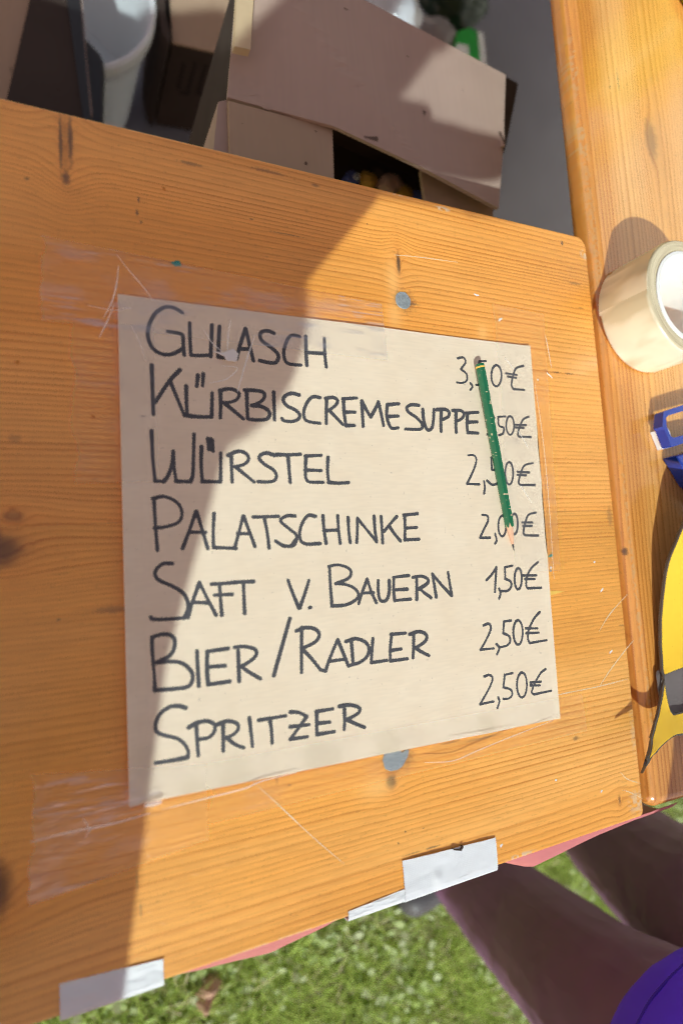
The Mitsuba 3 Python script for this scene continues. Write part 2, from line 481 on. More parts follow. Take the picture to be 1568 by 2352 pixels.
carton("mat_carton", (0.40, 0.290, 0.240), (0.46, 0.335, 0.275), 1.0)
carton("mat_carton_warm", (0.38, 0.265, 0.18), (0.44, 0.315, 0.22), 5.0)
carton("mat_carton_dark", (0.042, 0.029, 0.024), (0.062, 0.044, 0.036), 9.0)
plain("mat_print", (0.02, 0.012, 0.01), 0.7)
plain("mat_lath", (0.55, 0.42, 0.26), 0.6)
bsdf("mat_bucket", {"type": "principledthin", "base_color": rgb(0.82, 0.85, 0.88), "roughness": 0.4, "diff_trans": 0.8, "spec_trans": 0.0})
plain("mat_bucket_rim", (0.70, 0.73, 0.77), 0.3)
plain("mat_black_plastic", (0.02, 0.019, 0.02), 0.3, 0.5)


def tarp_col(p, n, uv):
    return mix(mi.Color3f(0.180, 0.180, 0.215), mi.Color3f(0.230, 0.230, 0.270), fbm(p.x * 5, p.y * 5))


plain("mat_tarp", tarp_col, 0.42, 0.5)
plain("mat_green_print", (0.03, 0.36, 0.06), 0.35)
plain("mat_white_print", (0.72, 0.76, 0.78), 0.4)
plain("mat_dark_green", (0.008, 0.022, 0.010), 0.35)
bsdf("mat_clear_bag", {"type": "mask", "opacity": 0.62, "nested": two({"type": "principled", "base_color": rgb(0.62, 0.65, 0.72), "roughness": 0.2, "specular": 0.8})})
plain("mat_grey_bag", (0.22, 0.20, 0.21), 0.35)
plain("mat_wrap_yellow", (0.55, 0.33, 0.06), 0.35)
plain("mat_wrap_pink", (0.50, 0.33, 0.26), 0.35)
plain("mat_wrap_blue", (0.10, 0.13, 0.42), 0.3)
plain("mat_olive_plastic", (0.50, 0.50, 0.03), 0.35)


def soil_col(p, n, uv):
    return mix(mi.Color3f(0.14, 0.18, 0.05), mi.Color3f(0.24, 0.28, 0.09), fbm(p.x * 30, p.y * 30))


plain("mat_soil", soil_col, 0.9, 0.1)
bsdf("mat_grass", {"type": "principledthin", "base_color": {"type": "mesh_attribute", "name": "vertex_color"}, "roughness": 0.5, "diff_trans": 0.8, "spec_trans": 0.0})
plain("mat_dry_leaf", (0.44, 0.27, 0.18), 0.7)


def cloth(name, a, b, rough=0.85, sheen=0.0, tint=0.2):
    def col(p, n, uv):
        return mix(mi.Color3f(*a), mi.Color3f(*b), fbm(p.x * 22, p.y * 22, p.z * 22) * 0.7 + 0.3 * noise(p.x * 900, p.y * 900, p.z * 900))
    def bp(p, n, uv):
        return noise(p.x * 1300, p.y * 1300, p.z * 1300) + 6 * fbm(p.x * 40, p.y * 40, p.z * 18)
    return bsdf(name, two({"type": "bumpmap", "arbitrary": mikit.proc(bp, 3e-4), "scale": 0.00025,
                           "bsdf": {"type": "principled", "base_color": mikit.proc(col), "roughness": rough, "specular": 0.25, "sheen": sheen, "sheen_tint": tint}}))


cloth("mat_trousers", (0.160, 0.078, 0.150), (0.220, 0.104, 0.205), 0.7, 1.0, 0.0)
cloth("mat_purple", (0.090, 0.035, 0.80), (0.120, 0.048, 0.92), 0.8, 0.3)
cloth("mat_grey_coat", (0.060, 0.062, 0.070), (0.085, 0.086, 0.095), 0.85, 0.2)
cloth("mat_jeans", (0.030, 0.045, 0.085), (0.055, 0.075, 0.12), 0.85, 0.2)
plain("mat_purple_seam", (0.045, 0.016, 0.40), 0.8)
plain("mat_canvas", (0.78, 0.78, 0.76), 0.7)
plain("mat_skin", (0.56, 0.34, 0.25), 0.5, 0.4)
plain("mat_hair", (0.05, 0.028, 0.015), 0.5, 0.5)
plain("mat_shoe", (0.075, 0.075, 0.082), 0.5, 0.4)
plain("mat_camera", (0.015, 0.015, 0.016), 0.4, 0.5)

# ------------------------------------------------------------------ ground
structure("ground", sheet_uv(lambda u, v: (-60 + 120 * u, -60 + 120 * v, 0 * u), 3, 3), "mat_soil")


def blades(n, x0, x1, y0, y1, h0, h1, wid, seed):
    r = np.random.default_rng(seed)
    x, y = r.uniform(x0, x1, n), r.uniform(y0, y1, n)
    clump = meshkit.fbm(np.c_[x * 9, y * 9, np.zeros(n)], 3)
    h = r.uniform(h0, h1, n) * (0.55 + 0.9 * clump)
    a, b = r.uniform(0, 2 * np.pi, n), r.uniform(0, 2 * np.pi, n)
    lean = r.uniform(0.4, 1.7, n) * h
    w = r.uniform(0.6, 1.2, n) * wid
    side = np.c_[np.cos(a), np.sin(a), 0 * a] * (w / 2)[:, None]
    base = np.c_[x, y, 0 * x]
    ld = np.c_[np.cos(b), np.sin(b), 0 * b]
    mid = base + ld * (lean * 0.35)[:, None] + np.c_[0 * h, 0 * h, h * 0.65]
    tip = base + ld * lean[:, None] + np.c_[0 * h, 0 * h, h]
    v = np.stack([base - side, base + side, mid - side * 0.8, mid + side * 0.8, tip], 1).reshape(-1, 3)
    o = np.arange(n) * 5
    f = np.vstack([np.c_[o, o + 1, o + 3], np.c_[o, o + 3, o + 2], np.c_[o + 2, o + 3, o + 4]])
    t = r.uniform(0, 1, n)
    green = np.array([0.48, 0.60, 0.16]) * (0.75 + 0.6 * t)[:, None]
    straw = np.array([0.72, 0.64, 0.42])
    m = (r.uniform(0, 1, n) < 0.13 + 0.25 * (clump < 0.42))[:, None]
    c = np.where(m, straw * (0.7 + 0.5 * t)[:, None], green)
    return v, f, np.repeat(c, 5, 0)


def leaflets(n, x0, x1, y0, y1, seed):
    r = np.random.default_rng(seed)
    c = np.c_[r.uniform(x0, x1, n), r.uniform(y0, y1, n), r.uniform(0.012, 0.042, n)]
    keep = meshkit.fbm(np.c_[c[:, :2] * 7, np.zeros(n)], 3, 4) > 0.36
    c = c[keep]
    n = len(c)
    rad = r.uniform(0.0045, 0.0105, n)
    nrm = r.normal(0, 0.45, (n, 3)) + [0, 0, 1]
    nrm /= np.linalg.norm(nrm, axis=1, keepdims=True)
    u = np.cross(nrm, [0.3, 1, 0.1])
    u /= np.linalg.norm(u, axis=1, keepdims=True)
    w = np.cross(nrm, u)
    ang = np.arange(6) * np.pi / 3
    v = (c[:, None] + rad[:, None, None] * (np.cos(ang)[None, :, None] * u[:, None] + 0.8 * np.sin(ang)[None, :, None] * w[:, None])).reshape(-1, 3)
    o = np.arange(n)[:, None] * 6
    f = np.vstack([o + np.array([[0, i, i + 1]]) for i in range(1, 5)])
    t = r.uniform(0, 1, n)[:, None]
    col = np.array([0.46, 0.60, 0.20]) * (1 - t) + np.array([0.70, 0.76, 0.50]) * t
    return v, f, np.repeat(col, 6, 0)


gv, gf, gc, k = [], [], [], 0
for v, f, c in (blades(85000, -0.75, 1.5, -1.2, -0.12, 0.020, 0.052, 0.0036, 3), leaflets(13000, -0.75, 1.5, -1.2, -0.12, 4)):
    gv.append(v), gf.append(f + k), gc.append(c)
    k += len(v)
scene["grass"] = mikit.ply((np.vstack(gv), np.vstack(gf)), "mat_grass", color=np.vstack(gc))
labels["grass"] = {"label": "short sunlit green lawn with pale clover and straw below the table edge", "category": "grass", "kind": "stuff"}
lc = at(480, 2285, 0.045)


def leaf_fn(u, v):
    w = np.sin(np.pi * np.clip(v, 0.02, 0.98)) ** 0.7 * 0.016 * (1 + 0.5 * np.abs(np.sin(v * 15)))
    return lc[0] + (u - 0.5) * 2 * w + (v - 0.5) * 0.02, lc[1] + (v - 0.5) * 0.048, lc[2] + 0.012 * np.cos((u - 0.5) * 5) + 0.006 * np.sin(v * 11)


single("dry_leaf", thicken(sheet_uv(leaf_fn, 9, 17), 0.0006), "mat_dry_leaf", "curled reddish brown dry leaf lying on the lawn below the table", "leaf", smooth=True)


# ------------------------------------------------------------------ left table
def rounded_end(y0, y1, r0, r1, x1=-0.0022, x0=-2.2):
    """A board whose right-hand corners are rounded (r0 at y0, r1 at y1)."""
    p = [(x0, y0)]
    for cx, cy, r, a0 in ((x1 - r0, y0 + r0, r0, -90), (x1 - r1, y1 - r1, r1, 0)):
        if r < 1e-5:
            p.append((x1, y0 if a0 else y1))
            continue
        for k in range(9):
            a = math.radians(a0 + k * 90 / 8)
            p.append((cx + r * math.cos(a), cy + r * math.sin(a)))
    return p + [(x0, y1)]


lt = thing("beer_table", "orange varnished pine trestle table with the handwritten menu taped to it", "table")
for y0, y1, r0, r1 in ((0.0, 0.25412, 0.0045, 0.0001), (0.25428, 0.5, 0.0001, 0.010)):
    poly = Polygon(rounded_end(y0, y1, max(r0, 1e-6), max(r1, 1e-6)))
    poly = shapely.geometry.polygon.orient(poly)
    xs = np.array(poly.exterior.coords)[:-1]
    ch = np.where(np.abs(xs[:, 1] - 0.2542) < 0.001, 0.00018, 0.0012)[:, None]
    obj("plank", slab(poly, TOP - 0.027, TOP, ch), "mat_left_wood", lt, smooth=40)
for x in (-0.35, -1.1, -1.85):
    obj("batten", bx((x - 0.04, 0.03, TOP - 0.047), (x + 0.04, 0.47, TOP - 0.027)), "mat_left_wood", lt)
for x in (-0.42, -1.78):
    legs = []
    for y in (0.07, 0.43):
        legs.append(tube([(x, y, TOP - 0.047), (x, y, 0.30), (x + (0.05 if x < -1 else -0.05), y, 0.0)], 0.014))
    legs.append(tube([(x, 0.07, 0.30), (x, 0.43, 0.30)], 0.010))
    legs.append(tube([(x, 0.25, 0.30), (x + (0.3 if x < -1 else -0.3), 0.25, TOP - 0.03)], 0.010))
    obj("folding_leg", cat_mesh(legs), "mat_steel_green", lt, smooth=50)


def disc(cx, cy, r, z0, z1, jag=0.06, seed=1, n=26):
    r_ = np.random.default_rng(seed)
    a = np.arange(n) * 2 * np.pi / n
    rr = r * (1 + jag * r_.normal(0, 1, n))
    rr = (rr + np.roll(rr, 1)) / 2
    return slab(np.c_[cx + rr * np.cos(a), cy + rr * np.sin(a)], z0, z1, min(0.0004, (z1 - z0) / 2.2))


obj("bolt", disc(-0.1992, 0.4150, 0.0066, TOP - 0.006, TOP + 0.0006, 0.03, 2), "mat_zinc", lt, smooth=40, label="round grey zinc bolt head above the menu sheet")
bolt2 = [(-0.2420, 0.0905), (-0.2405, 0.0845), (-0.2365, 0.0822), (-0.2310, 0.0820), (-0.2268, 0.0838), (-0.2225, 0.0892), (-0.2212, 0.0930), (-0.2235, 0.0940), (-0.2270, 0.0925), (-0.2290, 0.0985), (-0.2350, 0.0990), (-0.2400, 0.0960)]
obj("bolt", slab(bolt2, TOP - 0.004, TOP + 0.0005, 0.0002), "mat_zinc", lt, smooth=40, label="grey zinc plate half hidden under the menu's lower edge")


def fleck(pts, mat, z=0.0004):
    obj("paint_fleck", slab(Polygon(pts), TOP - 0.0003, TOP + z, 0.00015), mat, lt, smooth=40)


def spot(cx, cy, r, seed, elong=1.0, rot=0.0):
    r_ = np.random.default_rng(seed)
    a = np.arange(11) * 2 * np.pi / 11
    rr = r * r_.uniform(0.6, 1.25, 11)
    p = np.c_[rr * np.cos(a) * elong, rr * np.sin(a)]
    c, s = math.cos(rot), math.sin(rot)
    return p @ np.array([[c, s], [-s, c]]) + [cx, cy]


fleck(spot(-0.3640, 0.4165, 0.0020, 3, 1.9), "mat_fleck_teal")
fleck(spot(-0.0782, 0.2185, 0.0012, 5, 2.2, 0.3), "mat_fleck_teal")
fleck(spot(-0.0785, 0.2090, 0.0013, 6, 0.9), "mat_fleck_white")
fleck(spot(-0.0792, 0.2065, 0.0010, 8), "mat_zinc")
fleck([(-0.0850, 0.1910), (-0.0850, 0.1870), (-0.0760, 0.1878), (-0.0668, 0.1893), (-0.0740, 0.1903)], "mat_fleck_yellow")
fleck(spot(-0.1080, 0.4115, 0.0011, 9, 2.0, 0.6), "mat_fleck_white")
fleck(spot(-0.3700, 0.4650, 0.0009, 10, 1.6, -1.0), "mat_fleck_orange")
fleck(spot(-0.4530, 0.3450, 0.0012, 13), "mat_fleck_orange")
fleck(spot(-0.4150, 0.3160, 0.0010, 14), "mat_fleck_orange")
for q, sd, e, ro in (((-0.0250, 0.1870), 15, 2.6, 0.7), ((-0.0300, 0.2110), 16, 1.3, 0), ((-0.0470, 0.0290), 17, 1.6, .4), ((-0.0930, 0.0470), 18, 1.4, 0),
                     ((-0.2200, 0.0220), 19, 1.5, 0), ((-0.1500, 0.0130), 20, 2.0, .5), ((-0.0740, 0.3640), 21, 1, 0), ((-0.0210, 0.1360), 22, 2.4, .5), ((-0.1300, 0.4290), 23, 2.8, -.1)):
    fleck(spot(*q, 0.0009, sd, e, ro), "mat_fleck_white", 0.0003)

# ------------------------------------------------------------------ right table
rt = thing("beer_table", "orange varnished pine table standing crosswise, carrying the tape roll and the yellow plate", "table")
RZ = TOP + 0.002
poly = sbox(0.006, 0.0012, 0.706, 2.2).buffer(-0.012).buffer(0.012, quad_segs=8)
poly = shapely.geometry.polygon.orient(poly)
half = poly.intersection(sbox(-1, -1, 0.2415, 3))
rest = poly.intersection(sbox(0.2417, -1, 1, 3))
for g in (half, rest):
    g = shapely.geometry.polygon.orient(g)
    xs = np.array(g.exterior.coords)[:-1]
    obj("plank", slab(g, RZ - 0.027, RZ, np.where(np.abs(xs[:, 0] - 0.2416) < 0.001, 0.0002, 0.0105)[:, None]), "mat_right_wood", rt, smooth=40)
for y in (0.35, 1.1, 1.85):
    obj("batten", bx((0.03, y - 0.04, RZ - 0.047), (0.68, y + 0.04, RZ - 0.027)), "mat_right_wood", rt)
for y in (0.42, 1.78):
    legs = [tube([(x, y, RZ - 0.047), (x, y, 0.3), (x, y + 0.05, 0.0)], 0.014) for x in (0.07, 0.63)] + [tube([(0.07, y, 0.30), (0.63, y, 0.30)], 0.010)]
    obj("folding_leg", cat_mesh(legs), "mat_steel_green", rt, smooth=50)

# ------------------------------------------------------------------ the menu sheet with its lettering
ms = thing("menu_sheet", "cream cardboard menu with handwritten dishes and euro prices taped to the table", "menu")
C0 = np.array([[-0.3998, 0.3905], [-0.0816, 0.3911], [-0.0858, 0.0925], [-0.4021, 0.0971]])   # corners: back left, back right, front right, front left


def buckle(x, y):
    """The sheet is not quite flat."""
    p = np.stack([np.asarray(x) * 13, np.asarray(y) * 13, 0 * np.asarray(x)], -1)
    return 0.0013 * meshkit.fbm(p, 2, 3)


def card_fn(u, v):
    a = (C0[0] * (1 - u)[..., None] + C0[1] * u[..., None]) * (1 - v)[..., None] + (C0[3] * (1 - u)[..., None] + C0[2] * u[..., None]) * v[..., None]
    lift = 0.0022 * np.clip(1 - u / 0.05, 0, 1) ** 2 * (0.35 + 0.65 * np.clip((v - 0.2) / 0.8, 0, 1))
    lift = lift + 0.0010 * np.clip(1 - (1 - u) / 0.03, 0, 1) ** 2
    return a[..., 0], a[..., 1], TOP + 0.0010 + lift + buckle(a[..., 0], a[..., 1])


CZ = TOP + 0.0018
card = thicken(sheet_uv(card_fn, 61, 61), 0.0012)
obj("sheet", card, "mat_card", ms)
INK = [
  ("GULASCH", 2.5, ["-362.3,383.9 -365.8,385.9 -370.5,386.6 -374.8,384.8 -379.1,380.5 -382.1,374.2 -383.3,368.6 -382.7,363.3 -380.3,358.7 -376.2,356.3 -371.6,356.1 -367.3,357.7 -362.9,360.9", "-371.4,370.8 -367.3,370.5 -363.5,370.1 -362.4,368.5 -362.4,363.5 -362.1,356.8", "-357.9,377.8 -358.2,367.9 -358,357.1", "-358,357.1 -352.5,357.4 -346.9,358.2", "-344,378.1 -344.8,368.3 -345.7,357.5", "-339.2,377.7 -340.2,367.8 -340.9,357.5", "-340.9,357.5 -335.1,357.4", "-329.2,357.3 -325.9,368.2 -322.2,378.3", "-321.9,378.1 -320.3,368.8 -318,357.3", "-326.8,364.2 -320,364.9", "-302.9,377.3 -306.8,378.4 -311.2,377.4 -312.7,374.4 -311,370.8 -305.2,367.2 -301.3,363.8 -300.7,360.7 -303.1,357.2 -309,357 -313.8,357.7", "-284.7,376.9 -289.2,377.5 -292.7,375.5 -295.4,370.3 -296.8,364.8 -296.3,360 -294.3,357.5 -289.3,357.1 -285,357.2", "-280.3,377.6 -280.7,367.4 -280.7,357.4", "-266.6,377.4 -266.9,366.6 -266.3,357.5", "-280.2,366.4 -266.6,366.9"]),
  ("KUERBIS", 2.5, ["-381.7,348.6 -381.8,334.3 -381.7,318.4", "-365.1,347.1 -371.8,339.4 -380.5,325.7", "-371.3,339.9 -367.5,329.4 -363.4,318.4", "-354.2,344.7 -355.2,337.6", "-350.8,345.8 -351.6,338.2", "-361.7,337.2 -361.9,327.8 -361.8,318.7", "-361.8,318.7 -354.6,318.3 -346.8,318.7", "-346.8,318.7 -346.3,325.7 -345.8,334", "-340.6,336.1 -340.7,327 -341.4,318.4", "-341.1,335.6 -336,337.3 -331,336.8 -328.5,334.4 -330.3,330.7 -334.4,328.8 -338.7,328.2", "-338.7,328.2 -332.6,323.4 -326.6,318.4", "-323.5,336.5 -323.7,327 -323.7,318.6", "-324.8,337.2 -317.5,337.5 -312.3,336.5 -311.9,333.4 -314.7,330.1 -320.6,327.4", "-320.6,327.4 -314.9,327.3 -310.2,325.1 -308.8,322.1 -311.1,318.9 -317.4,318 -323.2,318.3", "-305.3,337.2 -305.5,328 -305.8,318.6", "-287.5,336.5 -292.7,337.3 -297.2,335.4 -299,332.1 -296.5,328.5 -291.1,326.2 -287.9,323.1 -289.2,319.9 -293.8,318.1 -299.3,318.4 -300.6,319.9", "-272.4,335.7 -276.9,336.1 -280.5,333.7 -283.7,328.7 -285.1,323.8 -283.9,319.6 -279.2,318.2 -273.5,317.9", "-267.4,335.6 -268.3,326.9 -268.9,317.9", "-268.3,335.3 -263,336.5 -259.5,335 -260.3,331.7 -265.9,327.5 -267.8,326.7", "-265.9,327 -261.5,322.8 -256.5,317.8", "-254.8,335.7 -254.9,326.6 -254.1,317.2", "-255.2,335.9 -244.4,337.2", "-254.2,326.6 -246.3,327", "-254.1,317.2 -247.6,317.5", "-240.5,335.2 -240.6,326.7 -240.7,317.2", "-240.5,335.2 -237,328.6 -234.2,324.2", "-234.2,324.2 -229.9,330.7 -227.3,335.4", "-227.3,335.4 -225.7,327.5 -224.3,318.5", "-220.2,333.5 -221.2,325.5 -219.4,318.7 -217,316.7 -212.4,317.3", "-220.1,333.8 -210.5,335", "-219.5,325.3 -211.7,325.9", "-193.6,334.8 -199.7,334.9 -203.9,332.7 -202.8,329.3 -196.4,325.5 -192.1,321 -193.1,317.2 -199.9,316.6 -206.5,316.6", "-190.4,331.9 -190.4,324.6 -188.9,318.2 -186.3,316.5 -183.3,319 -181.7,325 -180.5,332.5", "-174.1,332 -175.2,324.1 -175.8,316", "-178,332.4 -170.9,333.1 -167.1,331.1 -168.5,327.4 -174.5,324.8", "-160.7,332.1 -161.8,323.5 -162.2,315.7", "-163.8,332.5 -156.5,332.9 -153.5,330.6 -155.6,326.9 -161,324.2", "-150.1,330.8 -151.6,322.8 -151.6,316", "-151.6,316 -142,315.8", "-151.6,331.1 -140,332.3", "-150.8,324 -141.8,324.7"]),
  ("WUERSTEL", 2.5, ["-383.1,308.3 -383,292.2 -382.1,278.6", "-382.1,278.3 -377.2,277.9", "-377.2,277.9 -374.3,281.9 -372,288.6 -371,296.3", "-371,296.3 -370.9,286.7 -369.9,278.6", "-370,278.1 -361.5,277.9", "-361.5,277.9 -359.9,282 -359.2,290.7 -358.1,307.3", "-349.8,304.9 -349.5,297.8", "-347.9,304.7 -347.7,297.6", "-347,303.8 -346.8,297", "-353.9,299.6 -354.6,288.9 -354.3,278.6", "-354.4,278 -343.2,277.8", "-343.1,277.8 -342.6,286.1 -342.1,296", "-335.5,295.1 -335.7,286.1 -335.8,277.7", "-337.5,294.6 -330.8,297.4 -325.8,295.8 -324.5,292.3 -327.2,289.2 -333.4,287.2", "-333.3,287.4 -327.5,282.7 -321.6,277.7", "-307,295.2 -312.3,296.6 -316.6,295 -317.2,292.4 -313.7,288.9 -308.6,285.9 -306.5,282.3 -307.9,278.8 -313.3,277.7 -319,278", "-305.7,295.7 -297.3,295.7 -289,296.3", "-297.9,295.4 -297.6,286.6 -297.3,277.5", "-285.2,294.9 -286,286.7 -286.1,280.4 -283.4,277.8 -273.8,277.6", "-285.7,295.1 -274,295.9", "-286.3,285.8 -274.7,285.5", "-269.2,294.6 -270.1,285.8 -269.8,277.6", "-269.8,277.6 -262.3,277 -254.9,277.5"]),
  ("PALATSCHINKE", 2.5, ["-383.1,267.3 -382.8,252.9 -382.2,237.2", "-383.8,267.8 -377.1,268.9 -369.9,265.3 -367.2,259.1 -369.4,253.5 -376.8,250.9 -383.5,250.4", "-367.7,237.7 -363.1,248.6 -358.9,259.7", "-358.6,259.7 -355.6,248.3 -352.8,237", "-363.2,247.2 -353.6,246.8", "-348,258.2 -349,247.1 -349.2,237.6", "-349.2,237.4 -335.3,236.2", "-336,237.2 -332.8,246.6 -329.8,256.2", "-329.5,256.1 -326.3,246.4 -323.2,236.9", "-333.9,245.4 -325.8,244.9", "-323.3,255.4 -306.6,255.5", "-316.1,254.8 -314.7,245.5 -314,235.5", "-295.3,255.4 -300.7,255.7 -305.4,252.7 -300.1,247.5 -295.3,243.3 -295.5,238.7 -298.6,235.8 -305,236.9 -309.3,239.6", "-305,236.6 -299.7,236.1 -295.6,240.2", "-280.9,254.9 -285.9,255.6 -290.1,251.3 -292.6,245.2 -292.4,239.6 -288.7,236.9 -278.7,236.8", "-275.5,255.1 -275.3,245.7 -274.4,236.8", "-264.7,254.9 -264.7,245.3 -264.1,236.3", "-275.4,245.2 -265,245.3", "-257,253.5 -257.2,244.6 -256.6,236.6", "-249.9,252.8 -250.7,244.4 -251.7,236.4", "-249.9,252.8 -243.8,245.3 -236.5,236.3", "-237,253.8 -237.1,245 -236.5,236.3", "-231.5,253.6 -231.5,244.9 -231.7,235.3", "-218.9,253.3 -225,248 -229.8,243.2", "-225.7,246.9 -221.8,241.2 -217.5,236.1", "-212.4,254.1 -212.8,245.4 -213.8,236.5", "-213.8,236.5 -202.1,236.6", "-213,254.1 -201.8,254.9", "-212.5,244.8 -203.3,245.1"]),
  ("SAFT", 2.5, ["-374,229 -378.9,229.3 -383,226.5 -384,222.9 -381.5,219.5 -374.5,215.8 -368.3,211.2 -365.8,205.5 -366.1,200.9 -368.1,196.9", "-368.1,196.7 -373.4,196.8 -381.4,197 -385.8,197.6 -387.3,198.7", "-366.1,196.7 -363,206.2 -358.6,216.6", "-358.4,216.3 -354.1,206.4 -349.5,196.6", "-363,205.4 -353.9,204.3", "-346.6,214.3 -346.3,204.8 -346,196.3", "-351.5,215.3 -342.7,215.2 -335.8,215.4", "-349.9,208.6 -339.1,208.2", "-335.8,215.4 -325.3,215.1", "-331.7,214.7 -331.8,205.5 -331.8,196.1"]),
  ("VBAUERN", 2.4, ["-302.5,214.3 -299.8,205.9 -296.1,196.1", "-288.2,213.1 -291.8,204.3 -295.6,196.1", "-289.1,195.7 -288.1,195.8", "-272.9,221.4 -273.2,209 -273,195.4", "-273.7,221.4 -267.2,222.1 -260.3,220.1 -257.4,216.8 -259.7,212.7 -269.2,209.8", "-269.2,209.8 -261.9,208.7 -255.6,205.6 -253,201.2 -255.6,197.8 -262.8,195.3 -273.1,195.4", "-253.4,195.2 -249.9,203.1 -245.7,211.1", "-245.5,211.1 -243.3,202.6 -240,194.9", "-250,202.1 -241.6,201.7", "-237.3,209.6 -237.9,202.2 -237.1,196.8 -234.8,195.3 -231.6,196.3 -229.3,201.5 -228.7,209", "-224.8,211 -225.8,202.3 -225.5,195", "-225.5,195 -212.8,195", "-225.2,211 -212.9,211.5", "-225.1,202.3 -214.8,202.1", "-206.4,209.7 -207,202 -207.7,194.4", "-209.6,209.9 -202.4,210.3 -197.3,208 -198.2,204.7 -205.8,201.4", "-205.1,202.1 -200.8,198.3 -195.8,194.7", "-193,211.3 -192.1,203.2 -191.4,194.7", "-193,211.3 -185.7,202.7 -178.2,194.8", "-179.4,211.6 -178.8,203.3 -177.9,194.8"]),
  ("BIER", 2.5, ["-387,187.5 -387.1,172.4 -386.3,157.3", "-389.4,185.6 -384.3,188.1 -378.2,188.2 -374.5,185.3 -374.7,179.9 -377.7,175.7 -384.9,173", "-384.9,172.7 -377.9,172.6 -370.8,170.8 -366,166.1 -364.8,161.4 -367.7,156.9 -376.7,156.8 -386.3,157.5", "-361.7,176.7 -361.7,166.5 -361.5,156.3", "-355.7,175.4 -356.3,165.8 -356,156.4", "-356,156.4 -343,156.4", "-355.9,175.7 -343.1,176", "-355.8,166.6 -345.4,166", "-337,174.1 -337.1,165.2 -337.2,155.8", "-339.2,176.2 -333.8,176.1 -326.9,173.9 -325.6,170.4 -329.3,167 -335.9,164.1", "-335.8,164.5 -330.6,160.1 -323.9,155.4", "-302.6,190.1 -308.5,174.2 -315.2,156.1"]),
  ("RADLER", 2.4, ["-295,183.6 -295.8,170.8 -296.7,155.6", "-298.6,181.9 -292,183.3 -285.6,181.6 -283.1,177.8 -286.1,173.6 -295.9,170.3", "-296,170.8 -290,164.1 -283.9,155.9", "-283.9,155.7 -280.2,154.2", "-280.2,154.2 -276.9,161.5 -270.5,173.2", "-270.3,173.2 -266.6,163.3 -263.7,155.3", "-277.6,160.1 -265.7,160.1", "-260.5,170.8 -260.4,163.6 -260.3,156.4", "-264.5,171.4 -257.4,172.5 -250.6,169.7 -247.9,165.2 -249.5,160.2 -255.1,156.8 -263.3,155.6", "-244.5,171.1 -245.7,163.9 -246.9,155.5", "-246.9,155.5 -234.8,155.5", "-229.8,172.7 -231.7,163.4 -232.4,154.8", "-232.4,154.8 -218.7,154.6", "-230.4,172.5 -218.8,172.1", "-231.3,161.7 -223.2,161.8", "-212.3,170.6 -213.2,162.3 -214.3,154.7", "-215.5,170.9 -208.3,172 -202.6,169.8 -202.3,165.9 -206.5,163.1 -212.4,161.1", "-211.8,161.3 -206.9,157.8 -201.3,154.7"]),
  ("SPRITZER", 2.5, ["-369.5,145 -373.5,146.7 -378.8,146.9 -384.1,143.8 -386.5,138.9 -386.2,134.5 -382,131.6 -375.1,128.7 -370.8,124.4 -369,120.1 -369.5,117.1", "-369.5,117.1 -376.4,116.9 -383.4,117.1 -389.3,117.4", "-363.9,134.7 -363.7,126.2 -363.4,116.8", "-368.2,133.7 -363.1,135.5 -357.2,135.4 -353.1,132.5 -353.7,128.5 -357.1,125.9 -363.5,126", "-348.2,133 -348.3,125.3 -348.7,116.7", "-351.2,132.6 -345.5,133.5 -339.9,131.2 -339.1,127.8 -342.1,125.1 -347.4,123.8", "-346.4,124 -341.4,119.1 -336.3,116.3", "-332,133.1 -331.4,125.1 -330.9,116.2", "-326.2,130.8 -317.1,130.7 -308.7,130.6", "-319.2,130.5 -318.5,123.8 -318.5,115.8", "-305.7,132.4 -300.5,131.4 -294.9,128", "-294.9,128 -300,122.6 -306.7,116.1", "-306.7,116.1 -300.9,115.8 -295.3,115.5", "-306.2,123.5 -293.8,122.7", "-288,129.8 -288.5,122.6 -288.7,115.8", "-288.7,115.8 -276.6,115.5", "-288.3,129.9 -276.8,129.8", "-288.2,122.6 -279.5,121.9", "-268.6,128.3 -268.9,121.3 -269.7,115.7", "-272.1,130.6 -266.2,130.7 -260,128.9 -257.3,126.5 -259.8,123.8 -267.9,121.5", "-267.4,121.6 -261.9,118.2 -254.9,114.5"]),
  ("p1", 1.95, ["-154.7,374.2 -149.5,375.3 -147.6,371.8 -152.6,365.7", "-152.6,365.7 -147.8,362.4 -147.9,357.4 -152.2,354.9 -157.3,354.9", "-144.7,355.2 -143,352.8 -145.3,349.9", "-134.3,373.6 -127.9,374.4", "-134.3,373.6 -135.4,365.9 -131,364.4 -129.1,360.1 -132.7,354.8 -139.3,354.3", "-117.8,372 -120.4,370.6 -122.6,367.2 -123.7,362.8 -123.5,358.5 -122,355.5 -119.6,354.5 -117,355.8 -114.8,359.2 -113.6,363.6 -113.8,368 -115.3,371 -117.8,372", "-90.2,373.6 -97.9,371 -101.8,364.8 -104.3,356.9 -102.6,353.4", "-102.6,353.4 -91.7,353.5", "-108.9,365.9 -98,365.4", "-107.3,363.4 -98.8,362.9"]),
